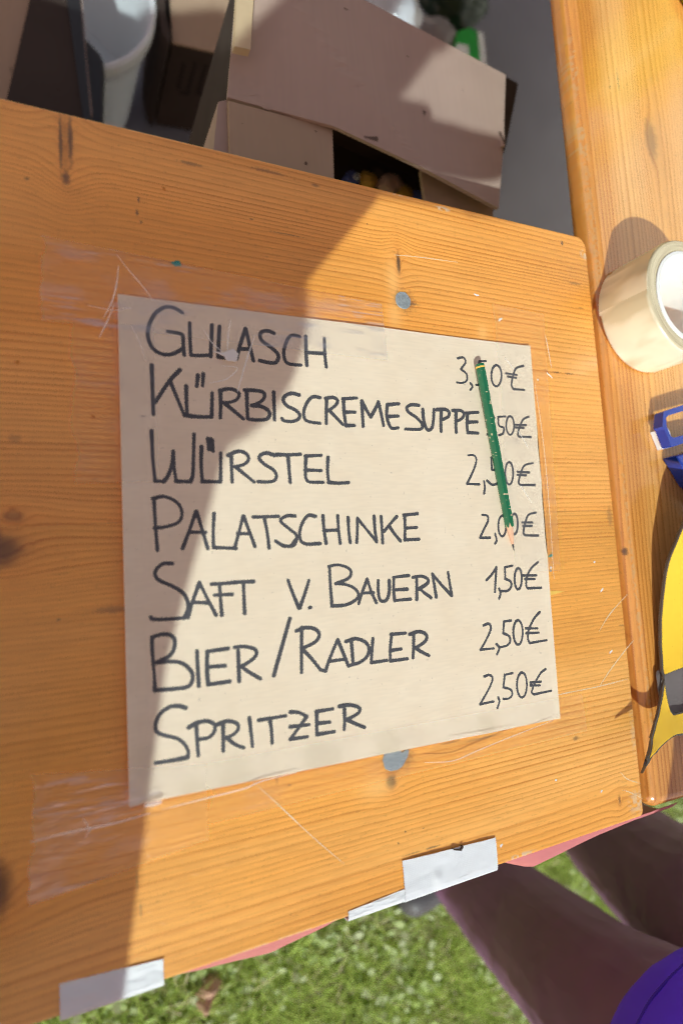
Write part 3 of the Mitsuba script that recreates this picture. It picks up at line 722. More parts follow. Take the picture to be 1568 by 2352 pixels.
  ("p2", 1.95, ["-131.4,330.5 -126.7,331.4 -124.7,328.3 -129.8,323.7", "-129.8,323.7 -126.3,320.8 -127.5,316.4 -133,315.2", "-124.4,315.5 -123.8,312.7 -125.6,310.2", "-113.6,330.5 -120.7,329.8", "-120.7,329.8 -120.7,322.9 -116.2,321.2 -117.4,316.7 -121.5,315.1", "-108.8,331 -110.9,329.9 -112.6,327 -113.6,323.2 -113.5,319.4 -112.3,316.7 -110.5,315.7 -108.4,316.8 -106.6,319.7 -105.6,323.5 -105.7,327.3 -106.9,330.1 -108.8,331", "-88.5,331.7 -95.3,329.1 -100.1,322.5 -102.7,316.2 -101.3,314.5", "-101.3,314.5 -88.8,314.7", "-105.5,324.1 -93.4,324.3", "-104.5,322 -96.1,321.9"]),
  ("p3", 1.95, ["-152.6,298.5 -147.4,298.6 -145.3,295 -148.5,287.7 -155.9,276.6", "-155.9,276.6 -144.5,276.2", "-139.8,278.6 -139.5,273.8 -140.7,269.3", "-122.6,297.2 -131.1,297.1", "-131.1,297.1 -131.3,287.6", "-131.3,287.6 -126.1,286.7 -123.4,283 -125.5,278.1 -131.8,275.8 -136.8,279", "-114,293.9 -116.1,292.7 -117.8,289.4 -118.9,284.9 -118.8,280.4 -117.7,277.2 -115.9,276 -113.8,277.2 -112,280.4 -111,284.9 -111,289.4 -112.1,292.7 -114,293.9", "-89.6,293.4 -98.8,291.3 -103.6,284.4 -106.3,277.5 -104.3,275.6", "-104.3,275.6 -88.8,275.6", "-106.6,286.2 -94.6,285.7", "-106.9,283.7 -98.1,283.4"]),
  ("p4", 1.95, ["-143.9,252.8 -139.5,252.1 -139.2,247.9 -143.6,242 -147.9,235.6", "-147.9,235.6 -138.6,235.3", "-133.5,238.1 -132.5,233.2 -134.3,230.7", "-125.2,251.9 -127.2,250.8 -128.9,248 -129.9,244 -129.8,240 -128.7,237 -126.9,235.9 -124.9,236.9 -123.2,239.8 -122.2,243.8 -122.3,247.8 -123.4,250.8 -125.2,251.9", "-113.4,253.1 -115.3,252 -116.9,249.1 -117.8,245.1 -117.8,241.1 -116.8,238.1 -115.2,236.9 -113.4,238 -111.8,240.9 -110.9,244.9 -110.9,249 -111.8,252 -113.4,253.1", "-91.4,253.5 -99.3,251.8 -103.2,245.7 -106,238.3 -104.7,235.8", "-104.7,235.8 -88.3,235", "-106.4,246 -96,245.7", "-105.9,243.3 -97.1,243"]),
  ("p5", 1.95, ["-145.3,203.7 -139.7,207.7 -135,212.7", "-135,212.7 -136.7,203.9 -138.4,194.4", "-134.2,196.4 -133.1,193 -135,189", "-119.5,213 -126.9,212.2", "-126.9,212.2 -127.4,203.3", "-127.4,203.3 -122.6,201.2 -122.3,197.2 -126.1,194.3 -132.4,194.5", "-114,210.8 -115.9,209.9 -117.5,206.9 -118.4,202.9 -118.4,198.8 -117.4,195.8 -115.8,194.5 -113.9,195.5 -112.2,198.4 -111.3,202.4 -111.3,206.6 -112.3,209.6 -114,210.8", "-93.7,214.2 -100.9,210.1 -105.6,204.2 -107.5,197.1 -106.2,194.6", "-106.2,194.6 -92.4,194.1", "-110.3,204.8 -96.5,204", "-108.2,202 -98.4,201.3"]),
  ("p6", 1.95, ["-151.6,170.7 -146.5,171.4 -145.4,167.2 -150.6,159.7 -156.3,153.5", "-156.3,153.5 -144,153", "-141.1,155.8 -138.9,152.6 -141.6,148.3", "-125.6,171.7 -132.3,171.7", "-132.3,171.7 -134,163.1", "-134,163.1 -128.6,160.2 -128.3,156.1 -132.1,153.6 -139.3,153.2", "-118.7,171.4 -121.1,170.4 -123.2,167.2 -124.3,162.7 -124.2,158.1 -122.9,154.6 -120.7,153.1 -118.3,154.1 -116.3,157.2 -115.1,161.7 -115.2,166.4 -116.5,169.9 -118.7,171.4", "-96.2,175.3 -102.3,171.2 -108.7,163.5 -110.6,156.5 -109.1,153", "-109.1,153 -91.6,153.2", "-111.7,164.4 -100.1,163.2", "-111.7,160.8 -99.2,159.8"]),
  ("p7", 1.95, ["-154.7,134 -149.6,134.2 -147.3,131.3 -150.5,125.5 -160.2,114.8", "-160.2,114.8 -148,114.9", "-143.4,117.1 -142.6,114.1 -144.9,109.7", "-128.3,132.8 -135.8,132.6", "-135.8,132.6 -138,123.7", "-138,123.7 -131.4,121.1 -130.3,117.4 -133.3,115 -138.9,115.3", "-119.3,132.2 -121.8,131.2 -124,128.1 -125.1,123.6 -125,119 -123.6,115.4 -121.4,113.8 -118.8,114.7 -116.7,117.8 -115.5,122.3 -115.6,127 -117,130.6 -119.3,132.2", "-95.4,131.4 -100.9,129.1 -108.1,121.8 -111.4,116.4 -109.3,114.3", "-109.3,114.3 -88.2,114.5", "-111.8,123.5 -101.4,122.7", "-112,121.4 -102.8,120.1"]),
  ("ticks", 0.5, ["-400.3,316.9 -386.6,317.1", "-398.4,277.4 -389.4,277.5", "-401.7,237.5 -398.3,236.7 -391.9,236.7", "-401.2,196.7 -389.7,196.3", "-399.7,157.1 -390.2,156.4", "-399,117.6 -390.2,116.4"]),
]


def stroke_mesh(words, width, z0, z1, seed):
    r_ = np.random.default_rng(seed)
    out = []
    for s in words:
        p = np.array([[float(c) for c in q.split(",")] for q in s.split()]) / 1000
        q = catmull(p, 6)
        shape = []
        q = q if len(q) > 6 else np.c_[np.interp(np.linspace(0, 1, 9), np.linspace(0, 1, len(q)), q[:, 0]), np.interp(np.linspace(0, 1, 9), np.linspace(0, 1, len(q)), q[:, 1])]
        w = 0.92 * width / 2000 * r_.uniform(0.93, 1.07)
        for i in range(len(q) - 1):
            k = i / max(1, len(q) - 2)
            ww = w * (1 + 0.10 * math.sin(3 * k + seed)) * (1.08 if k < 0.12 or k > 0.9 else 1.0)
            shape.append(LineString([q[i], q[i + 1]]).buffer(ww, quad_segs=5))
        g = shapely.union_all(shape).simplify(0.00008)
        out.append(prism(g, z0, z1))
        z1 += 0.000012
    m = cat_mesh(out)
    m.vertices = m.vertices + np.c_[np.zeros((len(m.vertices), 2)), buckle(m.vertices[:, 0], m.vertices[:, 1])]
    return m


for i, (nm, w, st) in enumerate(INK):
    if nm == "ticks":
        for q in st:
            obj("mark", stroke_mesh([q], w, TOP + 0.0010, TOP + 0.00168, i), "mat_pencil_line", ms)
        continue
    obj("price" if nm[0] == "p" and nm[1:].isdigit() else "word", stroke_mesh(st, w, TOP + 0.0010, TOP + 0.00168, i), "mat_pencil_line" if nm == "ticks" else "mat_ink", ms)


# ------------------------------------------------------------------ clear tape over the sheet's edges
def strip(name, corners, mat, label, z, seed, wav=0.0002):
    c = np.asarray(corners, float)

    def fn(u, v):
        a = (c[0] * (1 - u)[..., None] + c[1] * u[..., None]) * (1 - v)[..., None] + (c[3] * (1 - u)[..., None] + c[2] * u[..., None]) * v[..., None]
        w = meshkit.fbm(np.stack([a[..., 0] * 120, a[..., 1] * 120, 0 * u + seed], -1), 3) - 0.5
        jag = (0.0006 * np.sin(v * 190 + seed) + 0.006 * (meshkit.fbm(np.stack([v * 6, 0 * v + seed, 0 * v], -1), 3) - 0.5)) * np.clip(1 - u * 8, 0, 1)
        return a[..., 0] + jag, a[..., 1], TOP + z + wav * w
    key = single(name, sheet_uv(fn, 60, 30), mat, label, "tape", smooth=True)
    labels[key]["group"] = "clear tape strips holding the menu"
    return key


s1 = strip("clear_tape", [(-0.4400, 0.4190), (-0.2200, 0.4080), (-0.2180, 0.3660), (-0.4400, 0.3690)], "mat_tape_crinkled", "crinkled clear tape strip across the shaded top left edge of the menu", 0.0040, 1)
s2 = strip("clear_tape", [(-0.4240, 0.3720), (-0.3800, 0.3720), (-0.3800, 0.2780), (-0.4258, 0.2765)], "mat_tape_clear", "clear tape strip down the upper left side of the menu", 0.0042, 2)
s3 = strip("clear_tape", [(-0.4490, 0.1240), (-0.3600, 0.1120), (-0.3600, 0.0700), (-0.4500, 0.0600)], "mat_tape_crinkled", "bluish clear tape strip over the shaded bottom left corner of the menu", 0.0046, 3)
s4 = strip("clear_tape", [(-0.3590, 0.1120), (-0.0620, 0.1080), (-0.0600, 0.0790), (-0.3590, 0.0780)], "mat_tape_clear", "long clear tape strip along the sunlit bottom edge of the menu", 0.0038, 4)
s5 = strip("clear_tape", [(-0.1180, 0.4220), (-0.0640, 0.4200), (-0.0720, 0.2060), (-0.1180, 0.2080)], "mat_tape_clear", "clear tape strip down the right side of the menu beside the prices", 0.0036, 5)


def crease(key, pts, w, z=0.0048):
    p = catmull(np.array([at(x, y, TOP + z) for x, y in pts]), 5)
    n = len(p)
    obj("crease", tube(p, w * (0.35 + 0.65 * np.sin(np.linspace(0.15, 3.0, n))), 6), "mat_crease", key, smooth=True)


for pts, w in (([(268, 585), (300, 625), (330, 660), (352, 690)], .00035), ([(272, 610), (268, 650), (258, 690), (238, 730)], .0005), ([(262, 700), (245, 740), (228, 775)], .0004),
               ([(466, 755), (490, 790), (520, 815)], .0004), ([(530, 735), (524, 770), (522, 815)], .0006), ([(585, 770), (565, 830), (545, 900)], .0006),
               ([(510, 840), (545, 845), (520, 870), (480, 880)], .00035), ([(300, 745), (320, 785), (335, 830)], .0003), ([(200, 700), (260, 712), (300, 706)], .0003)):
    crease(s1, pts, w)
for pts, w in (([(70, 1935), (160, 1912), (260, 1892), (345, 1868)], .0006), ([(190, 1880), (205, 1905), (195, 1925)], .0004), ([(330, 1852), (352, 1846), (372, 1842)], .0016)):
    crease(s3, pts, w, 0.0052)
for pts, w in (([(372, 1860), (470, 1835), (560, 1812), (600, 1795), (680, 1775)], .0005), ([(975, 1752), (1040, 1748), (1095, 1725), (1180, 1690), (1270, 1655)], .0004), ([(1030, 1700), (1100, 1688), (1180, 1672)], .0003)):
    crease(s4, pts, w, 0.0044)
for pts, w in (([(1155, 818), (1170, 835), (1180, 850)], .0003), ([(1190, 990), (1205, 1015), (1213, 1030)], .0003), ([(1195, 1115), (1208, 1135), (1220, 1155)], .0003),
               ([(1228, 880), (1240, 960), (1252, 1060), (1262, 1180), (1272, 1330)], .00025), ([(1252, 770), (1258, 800), (1266, 845)], .0003), ([(1255, 855), (1262, 862), (1268, 868)], .0006)):
    crease(s5, pts, w, 0.0042)
for pts, w in (([(345, 2250 - 960), (430, 1240), (475, 1150), (498, 1040)], .00018), ([(640, 1545), (560, 1560), (470, 1640)], .00012)):
    pass
sc_pts = [at(x, y, TOP + 0.0054)[:2] for x, y in ((488, 805), (510, 810), (535, 800), (548, 812), (543, 830), (520, 828), (515, 818))]
single("paper_scrap", slab(Polygon(sc_pts), TOP + 0.0048, TOP + 0.0056, 0.0002), "mat_fleck_white", "torn white paper scrap stuck beside the first word of the menu", "paper", smooth=40)

# pale scratches in the varnish (each a thin raised streak of the beer tables)
for pts, w in (([(1250, 1605), (1300, 1592), (1370, 1578), (1440, 1560)], .0009), ([(1375, 1578), (1400, 1540), (1430, 1500), (1455, 1470)], .0008), ([(1375, 1450), (1400, 1410), (1440, 1365)], .0007),
               ([(580, 1795), (640, 1850), (720, 1925), (790, 1985)], .0006), ([(1425, 1775), (1440, 1790), (1470, 1800)], .0006), ([(1430, 1815), (1450, 1822), (1475, 1835)], .0006), ([(905, 585), (960, 590), (1050, 602)], .0004)):
    q = catmull(np.array([at(x, y, TOP) for x, y in pts]), 5)
    r_ = np.random.default_rng(len(pts) + int(pts[0][0]))
    n = len(q)
    ring = np.sin(np.linspace(0.1, 3.04, n)) * w * r_.uniform(0.4, 1.2, n) * 0.5 + 0.00006
    side = np.c_[-(np.gradient(q[:, 1])), np.gradient(q[:, 0])]
    side /= np.linalg.norm(side, axis=1, keepdims=True)
    pl = Polygon(np.vstack([q[:, :2] + side * ring[:, None], (q[:, :2] - side * ring[:, None])[::-1]])).buffer(0)
    obj("scratch", prism(pl, TOP - 0.0002, TOP + 0.00025), "mat_scratch", lt)

# ------------------------------------------------------------------ pencil
pc = thing("pencil", "short green hexagonal pencil with bitten end lying across the prices", "pencil")
A, B = at(1101, 836, TOP + 0.0070), at(1180, 1265, TOP + 0.0040)
ax = (B - A) / np.linalg.norm(B - A)
L = np.linalg.norm(B - A)
s_ = np.cross([0, 0, 1], ax)
s_ /= np.linalg.norm(s_)
t_ = np.cross(ax, s_)
PR = 0.0038


def hexring(d, r, rag=0.0, n=30, jag=None):
    out = []
    for i in range(n):
        a = 2 * math.pi * i / n
        k = (a % (math.pi / 3)) - math.pi / 6
        rr = r * (math.cos(math.pi / 6) / math.cos(k) * 0.75 + 0.25 * 0.95)
        dd = d + (rag * abs(math.sin(3 * a)) if jag is None else jag[i])
        out.append(A + ax * dd + (s_ * math.cos(a) + t_ * math.sin(a)) * rr)
    return np.array(out)


r_ = np.random.default_rng(5)
LC = L * 0.865
dents = []
for d in np.linspace(0.001, LC - 0.004, 60):
    ring = hexring(d, PR * (1 - 0.05 * (r_.uniform() > 0.75)))
    dents.append(ring)
obj("barrel", loft([hexring(0, PR * 0.90), *dents, hexring(LC - 0.003, PR, 0.0045)]), "mat_pencil", pc, smooth=28)
obj("point", loft([hexring(LC - 0.004, PR * 0.93), hexring(LC, PR * 0.80), hexring(L * 0.965, PR * 0.26)]), "mat_pencil_wood", pc, smooth=35)
obj("lead", loft([hexring(L * 0.962, PR * 0.25), hexring(L * 0.992, PR * 0.10), hexring(L, PR * 0.04)]), "mat_graphite", pc, smooth=35)
obj("ring", loft([hexring(0.0020, PR * 1.015), hexring(0.0032, PR * 1.015)]), "mat_fleck_yellow", pc, smooth=28)

# ------------------------------------------------------------------ roll of packing tape
tr = thing("tape_roll", "large roll of clear packing tape lying flat near the right table's edge", "tape roll")


def lathe(profile, cx, cy, n=96):
    rings = []
    a = np.arange(n) * 2 * np.pi / n
    for r, z in profile:
        rings.append(np.c_[cx + r * np.cos(a), cy + r * np.sin(a), np.full(n, z)])
    v = np.vstack(rings)
    f = []
    m = len(profile)
    for k in range(m):
        o, q = k * n, ((k + 1) % m) * n
        for i in range(n):
            j = (i + 1) % n
            f += [[o + i, o + j, q + j], [o + i, q + j, q + i]]
    t = trimesh.Trimesh(v, np.array(f), process=False)
    t.fix_normals()
    return t


RO, RI, z0, z1 = 0.0507, 0.0402, RZ + 0.0006, RZ + 0.0496
obj("tape_winding", lathe([(RI, z0 + .0006), (RI + .001, z0), (RO - .0022, z0), (RO - .0006, z0 + .0008), (RO, z0 + .003), (RO, z1 - .003), (RO - .0006, z1 - .0008), (RO - .0022, z1), (RI + .001, z1), (RI, z1 - .0006)], 0.0535, 0.4297), "mat_roll", tr, smooth=60)
obj("core", lathe([(0.0364, z0), (0.0402, z0), (0.0402, z1 + .0004), (0.0396, z1 + .0009), (0.0370, z1 + .0009), (0.0364, z1 + .0003)], 0.0535, 0.4297), "mat_core", tr, smooth=40)

obj("loose_end", sheet_uv(lambda u, v: (0.0535 + (RO + .0005 + .0012 * np.clip(u - .8, 0, 1)) * np.cos(2.35 + .85 * u + .03 * np.sin(9 * v)), 0.4297 + (RO + .0005 + .0012 * np.clip(u - .8, 0, 1)) * np.sin(2.35 + .85 * u + .03 * np.sin(9 * v)), z0 + .0005 + v * (z1 - z0 - .001)), 24, 8), "mat_roll", tr, smooth=True)

# ------------------------------------------------------------------ blue tape cutter


def px_poly(pts, z):
    return Polygon([at(x, y, z)[:2] for x, y in pts])


bd = thing("tape_cutter", "glossy blue plastic tape cutter with an open handle at the right picture edge", "tape cutter")
zt = RZ + 0.016
outer = px_poly([(1523, 947), (1527, 944), (1568, 930), (1640, 908), (1700, 905), (1705, 985), (1640, 1000), (1568, 1018), (1545, 1026), (1540, 1024), (1526, 986), (1521, 980)], zt)
hole = px_poly([(1529, 960), (1534, 954), (1568, 944), (1640, 924), (1662, 930), (1660, 975), (1640, 984), (1568, 1000), (1546, 1005), (1540, 1002), (1531, 980)], zt)
obj("handle", prism(outer.difference(hole), RZ + 0.007, zt), "mat_blue_plastic", bd)
obj("label_face", prism(px_poly([(1526, 985), (1540, 983), (1556, 1022), (1543, 1027)], zt - 0.001), RZ + 0.0005, zt - 0.0035), "mat_bucket_rim", bd, label="shiny white end face")
obj("body", slab(px_poly([(1553, 1047), (1600, 1035), (1690, 1010), (1720, 1120), (1640, 1150), (1592, 1112), (1572, 1078)], RZ + 0.015), RZ + 0.0005, RZ + 0.015, 0.0015), "mat_blue_plastic", bd, smooth=40)

# ------------------------------------------------------------------ yellow cut-out plate
yp = thing("yellow_plate", "thin bent yellow cut-out plate with dark edges and a window on the right table", "plate")
YO = [(1476, 1778, .030), (1487, 1743, .026), (1496, 1696, .020), (1505, 1661, .0155), (1514, 1626, .0115), (1522, 1582, .009), (1520, 1544, .008), (1517, 1485, .0075), (1517, 1426, .009), (1521, 1379, .012), (1528, 1321, .016),
      (1537, 1283, .020), (1552, 1247, .024), (1568, 1209, .028), (1600, 1150, .034), (1680, 1080, .040), (1790, 1200, .040), (1790, 1600, .022), (1720, 1690, .020), (1630, 1678, .020), (1568, 1688, .020), (1549, 1694, .021), (1528, 1709, .022), (1508, 1732, .026), (1490, 1754, .028)]
YH = [(1530, 1553, .0105), (1568, 1537, .013), (1640, 1515, .016), (1646, 1608, .016), (1568, 1634, .0135), (1545, 1640, .013), (1540, 1632, .0125)]
P3 = np.array([at(x, y, RZ + h) for x, y, h in YO])
H3 = np.array([at(x, y, RZ + h) for x, y, h in YH])
from scipy.interpolate import RBFInterpolator
zfit = RBFInterpolator(np.vstack([P3, H3])[:, :2], np.vstack([P3, H3])[:, 2], kernel="linear", smoothing=1e-5)
P3d = catmull(np.vstack([P3, P3[:1]]), 3)[:-1]


def bent(poly, dz, t):
    v, f = trimesh.creation.triangulate_polygon(poly, engine="earcut")
    v, f = trimesh.remesh.subdivide_to_size(np.c_[v, np.zeros(len(v))], f, 0.007)
    m = trimesh.Trimesh(np.c_[v[:, :2], zfit(v[:, :2]) + dz], f, process=True)
    if m.face_normals[:, 2].mean() < 0:
        m.invert()
    return thicken(m, t)


yo, yh = Polygon(P3d[:, :2]).buffer(0), Polygon(H3[:, :2]).buffer(0.0008).buffer(0.0006)
obj("board", bent(yo.difference(yh.buffer(-0.0008)), -0.0013, 0.0024), "mat_trim", yp)
obj("yellow_face", bent(yo.buffer(-0.0012).difference(yh), 0.0, 0.0006), "mat_yellow", yp)
obj("window_panel", bent(Polygon(H3[:, :2]).buffer(0.004), -0.0045, 0.0010), "mat_grey_panel", yp, label="dull grey panel behind the window")

# ------------------------------------------------------------------ olive green bottle at the far corner of the right table
gb = thing("plastic_bottle", "yellow-green plastic canister standing at the upper right corner of the picture", "canister")
bc = np.array([0.2050, 0.8180])
obj("body", lathe([(0.0001, RZ + .001), (0.040, RZ + .001), (0.046, RZ + .006), (0.046, RZ + .11), (0.042, RZ + .125), (0.018, RZ + .14), (0.016, RZ + .155), (0.0001, RZ + .155)], *bc), "mat_olive_plastic", gb, smooth=40)
obj("cap", lathe([(0.0001, RZ + .1552), (0.019, RZ + .1552), (0.019, RZ + .178), (0.0001, RZ + .178)], *bc), "mat_dark_green", gb, smooth=40)


# ------------------------------------------------------------------ white fabric tape and pink sheet on the front edge
def white_tape(x0, x1, ya, yb, z, label, drop=0.014):
    def fn(u, v):
        x = x0 + (x1 - x0) * u
        jag = 0.00045 * np.sin(v * 150 + 9 * x0) * np.where(u < 1e-6, 1, np.where(u > 1 - 1e-6, -1, 0))
        yt = ya + (yb - ya) * u
        k = 0.62
        y = np.where(v < k, yt * (1 - v / k) - 0.0008 * v / k, -0.0008 - 0.0026 * np.sin(np.clip((v - k) / 0.12, 0, 1) * np.pi / 2) - 0.001 * np.clip(v - 0.74, 0, 1))
        zz = np.where(v < k, TOP + z - 0.0003 * np.clip((v / k - 0.85) / 0.15, 0, 1) ** 2, TOP + z - 0.0003 - 0.003 * (1 - np.cos(np.clip((v - k) / 0.12, 0, 1) * np.pi / 2)) - drop * np.clip((v - 0.74) / 0.26, 0, 1))
        ridge = 0.0012 * np.exp(-((x + 0.2060) / 0.004) ** 2) * np.exp(-((y - 0.006) / 0.004) ** 2) if x0 < -0.2 < x1 else 0
        wr = 0.0017 * (meshkit.fbm(np.stack([x * 60, v * 3.2, 0 * x + 9 * x0], -1), 3) - 0.45) * np.where(v < 0.55, 1, 0.3)
        return x + jag, y, zz + ridge + np.maximum(wr, -0.0003)
    k = single("white_tape", thicken(sheet_uv(fn, 44, 60), 0.00035), "mat_white_tape", label, "tape")
    labels[k]["group"] = "white fabric tape along the front table edge"


white_tape(-0.4383, -0.3868, 0.0158, 0.0118, 0.0005, "white fabric tape piece on the front edge, half in shadow, at lower left")
white_tape(-0.2735, -0.2290, 0.0036, 0.0058, 0.0005, "narrow white fabric tape sliver tucked under the large tape piece")
white_tape(-0.2325, -0.1553, 0.0238, 0.0201, 0.0012, "largest white fabric tape piece folded over the sunlit front edge")
nick = [at(x, y, TOP + .0022)[:2] for x, y in ((1038, 1950), (1046, 1951), (1056, 1952), (1062, 1943), (1064, 1945), (1058, 1955), (1042, 1953))]
obj("torn_nick", prism(Polygon(nick).buffer(0), TOP + .0005, TOP + .0027), "mat_carton_dark", "white_tape_002")
PA = np.array([[-.47, .003], [-.40, .003], [-.365, .016], [-.32, .024], [-.285, .016], [-.272, .006], [-.23, .003], [-.16, .002], [-.143, .007], [-.125, .020], [-.105, .031], [-.08, .027], [-.04, .020], [0, .016], [.06, .016]])


def pink_fn(u, v):
    x = -0.43 + 0.475 * u
    s = 0.33 * v ** 1.3
    a = np.interp(x, PA[:, 0], PA[:, 1])
    b = (1 - np.exp(-s / 0.018)) * np.exp(-s / 0.13) * 1.25
    return x, -0.0014 - a * b - 0.002 * np.clip(s / 0.3, 0, 1), TOP - 0.004 - s


single("pink_poster", thicken(sheet_uv(pink_fn, 90, 50), 0.0004), "mat_pink", "pink paper poster hanging from the front table edge, bulging out beneath it", "poster", smooth=True)

# ------------------------------------------------------------------ behind the table: tarpaulin, cartons, bucket
structure("tarpaulin", sheet_uv(lambda u, v: (-1.4 + 2.6 * u, 0.62 + 1.9 * v, 0.012 + 0.010 * meshkit.fbm(np.stack([u * 9, v * 9, 0 * u], -1), 3)), 60, 60), "mat_tarp", smooth=True)


def flat(pts, z, th, cham=0.001):
    return slab(Polygon([at(x, y, z)[:2] for x, y in pts]), z - th, z, min(cham, th * 0.4))


def walls(pts, z, open_top=True, th=0.004, z0=0.022):
    p = Polygon([at(x, y, z)[:2] for x, y in pts])
    return prism(p.difference(p.buffer(-th)) if open_top else p, z0, z)


HZ = 0.665
cb = thing("cardboard_box", "large grey-brown cardboard box behind the table with a sunlit raised flap", "box")
Hq = [(545, -60), (700, -60), (845, 8), (1158, 174), (1153, 330), (1142, 480), (965, 386), (765, 292), (521, 226)]


def lid_z(px_, py_):
    """The lid is folded along a diagonal crease: its right part dips a little."""
    d = ((px_ - 684) * (372 - 18) - (py_ - 18) * (957 - 684)) / math.hypot(354, 273)
    return HZ - 0.026 * min(1.0, max(0.0, d) / 330) - 0.014 * min(1.0, max(0.0, -d) / 200)


lv, lf = trimesh.creation.triangulate_polygon(Polygon(Hq), engine="earcut")
lv, lf = trimesh.remesh.subdivide_to_size(np.c_[lv, np.zeros(len(lv))], lf, 40)
lid = trimesh.Trimesh(np.array([at(q[0], q[1], lid_z(q[0], q[1])) for q in lv]), lf, process=True)
if lid.face_normals[:, 2].mean() < 0:
    lid.invert()
obj("lid", thicken(lid, 0.004), "mat_carton", cb)
side_line = LineString([at(x, y, HZ - .03)[:2] for x, y in ((526, 222), (549, -60), (700, -56), (842, 14), (1150, 178), (1148, 330), (1138, 474))])
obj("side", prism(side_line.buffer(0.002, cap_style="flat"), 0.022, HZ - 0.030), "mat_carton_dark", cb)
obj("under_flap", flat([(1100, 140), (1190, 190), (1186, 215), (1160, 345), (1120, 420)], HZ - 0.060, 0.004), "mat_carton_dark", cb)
obj("front_flap", flat([(524, 229), (764, 293), (768, 420), (528, 380)], HZ - 0.012, 0.005), "mat_carton_warm", cb)
obj("front_flap", flat([(966, 390), (1130, 462), (1140, 560), (985, 520)], HZ - 0.030, 0.005), "mat_carton_warm", cb)
obj("flap_edge", prism(Polygon([at(x, y, HZ - 0.020)[:2] for x, y in ((500, 236), (523, 230), (527, 390), (486, 380))]), HZ - 0.14, HZ - 0.0185), "mat_carton", cb)
obj("torn_lip", thicken(sheet_uv(lambda u, v: tuple(np.moveaxis(np.array([[at(1147 + 9 * uu + 2 * vv, 302 + 34 * vv, HZ - 0.014 + 0.006 * vv) for vv in v[0]] for uu in u[:, 0]]), -1, 0)), 4, 8), 0.002), "mat_carton", cb)
obj("tray", prism(Polygon([at(x, y, 0.45)[:2] for x, y in ((700, 250), (1020, 380), (1020, 560), (700, 500))]), 0.40, 0.45), "mat_carton_dark", cb)
lath = prism(Polygon([at(x, y, HZ + .010)[:2] for x, y in ((546, -60), (586, -60), (575, 113), (538, 105))]), HZ + .0025, HZ + .010)
single("wooden_lath", lath, "mat_lath", "short pale wooden lath lit by the sun on the edge of the large cardboard box", "lath")


def lump(c, rx, ry, rz, seed):
    m = trimesh.creation.icosphere(subdivisions=3)
    v = m.vertices * [rx, ry, rz]
    v *= (1 + 0.5 * (meshkit.fbm(m.vertices * 2.2 + seed, 3) - 0.5))[:, None]
    m.vertices = v + c
    return m


for (x, y), r, mat, lab, sd in (((895, 425), .026, "mat_wrap_pink", "pale pink wrapped snack in the box opening behind the table", 1), ((925, 445), .020, "mat_wrap_yellow", "yellow wrapped snack beside the pale pink one in the box opening", 2),
                                ((845, 412), .018, "mat_wrap_yellow", "yellow wrapped snack next to the blue cap in the box opening", 3), ((870, 400), .016, "mat_carton_dark", "dark brown packet between the snacks in the box opening", 4), ((958, 452), .014, "mat_wrap_blue", "small pale blue packet right of the snacks in the box opening", 6)):
    single("snack", lump(at(x, y, 0.47), r * .75, r * .6, r * .5, sd), mat, lab, "snack", smooth=True)
cp = thing("bottle_cap", "blue bottle cap with a pale ring in the box opening behind the table", "cap")
bcx = at(812, 405, 0.475)
obj("cap", lathe([(0.0001, .451), (0.010, .451), (0.010, .473), (0.0085, .475), (0.0001, .475)], *bcx[:2], n=40), "mat_wrap_blue", cp, smooth=40)
bc2 = at(820, 403, 0.478)
obj("ring", lathe([(0.0026, .4752), (0.004, .4752), (0.004, .478), (0.0026, .478)], *bc2[:2], n=24), "mat_white_print", cp, smooth=40)

# the shaded carton left of it, its dark side printed with handling marks
EZ = 0.215
sb = thing("cardboard_box", "smaller cardboard box with a tan top and dark printed side next to the bucket", "box")
E_ = [(388, -60), (548, -60), (530, 126), (396, 96)]
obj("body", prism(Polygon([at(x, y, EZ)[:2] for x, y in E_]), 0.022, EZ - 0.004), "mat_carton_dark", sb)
obj("top", flat(E_, EZ, 0.0042), "mat_carton_warm", sb)
e0, e1 = at(396, 96, EZ), at(530, 126, EZ)
ex = (e1 - e0) / np.linalg.norm(e1 - e0)
en = np.array([ex[1], -ex[0], 0])
for i, (a, w_, h0, h1) in enumerate(((0.022, .006, .035, .095), (0.040, .006, .030, .100), (0.058, .006, .030, .100), (0.066, .008, .092, .100), (0.078, .006, .035, .095), (0.030, .016, .100, .106))):
    b0 = e0 + ex * a
    q = np.array([b0 + en * 0.0001, b0 + ex * w_ + en * 0.0001, b0 + ex * w_ + en * 0.0006, b0 + en * 0.0006])
    obj("printed_mark", prism(Polygon(q[:, :2]), EZ - h1, EZ - h0), "mat_print", sb)
obj("rim", prism(Polygon([at(x, y, EZ + .012)[:2] for x, y in ((362, -60), (374, -60), (380, 30), (393, 82), (388, 98), (372, 70), (360, 10))]), 0.03, EZ + .012), "mat_carton_dark", sb)

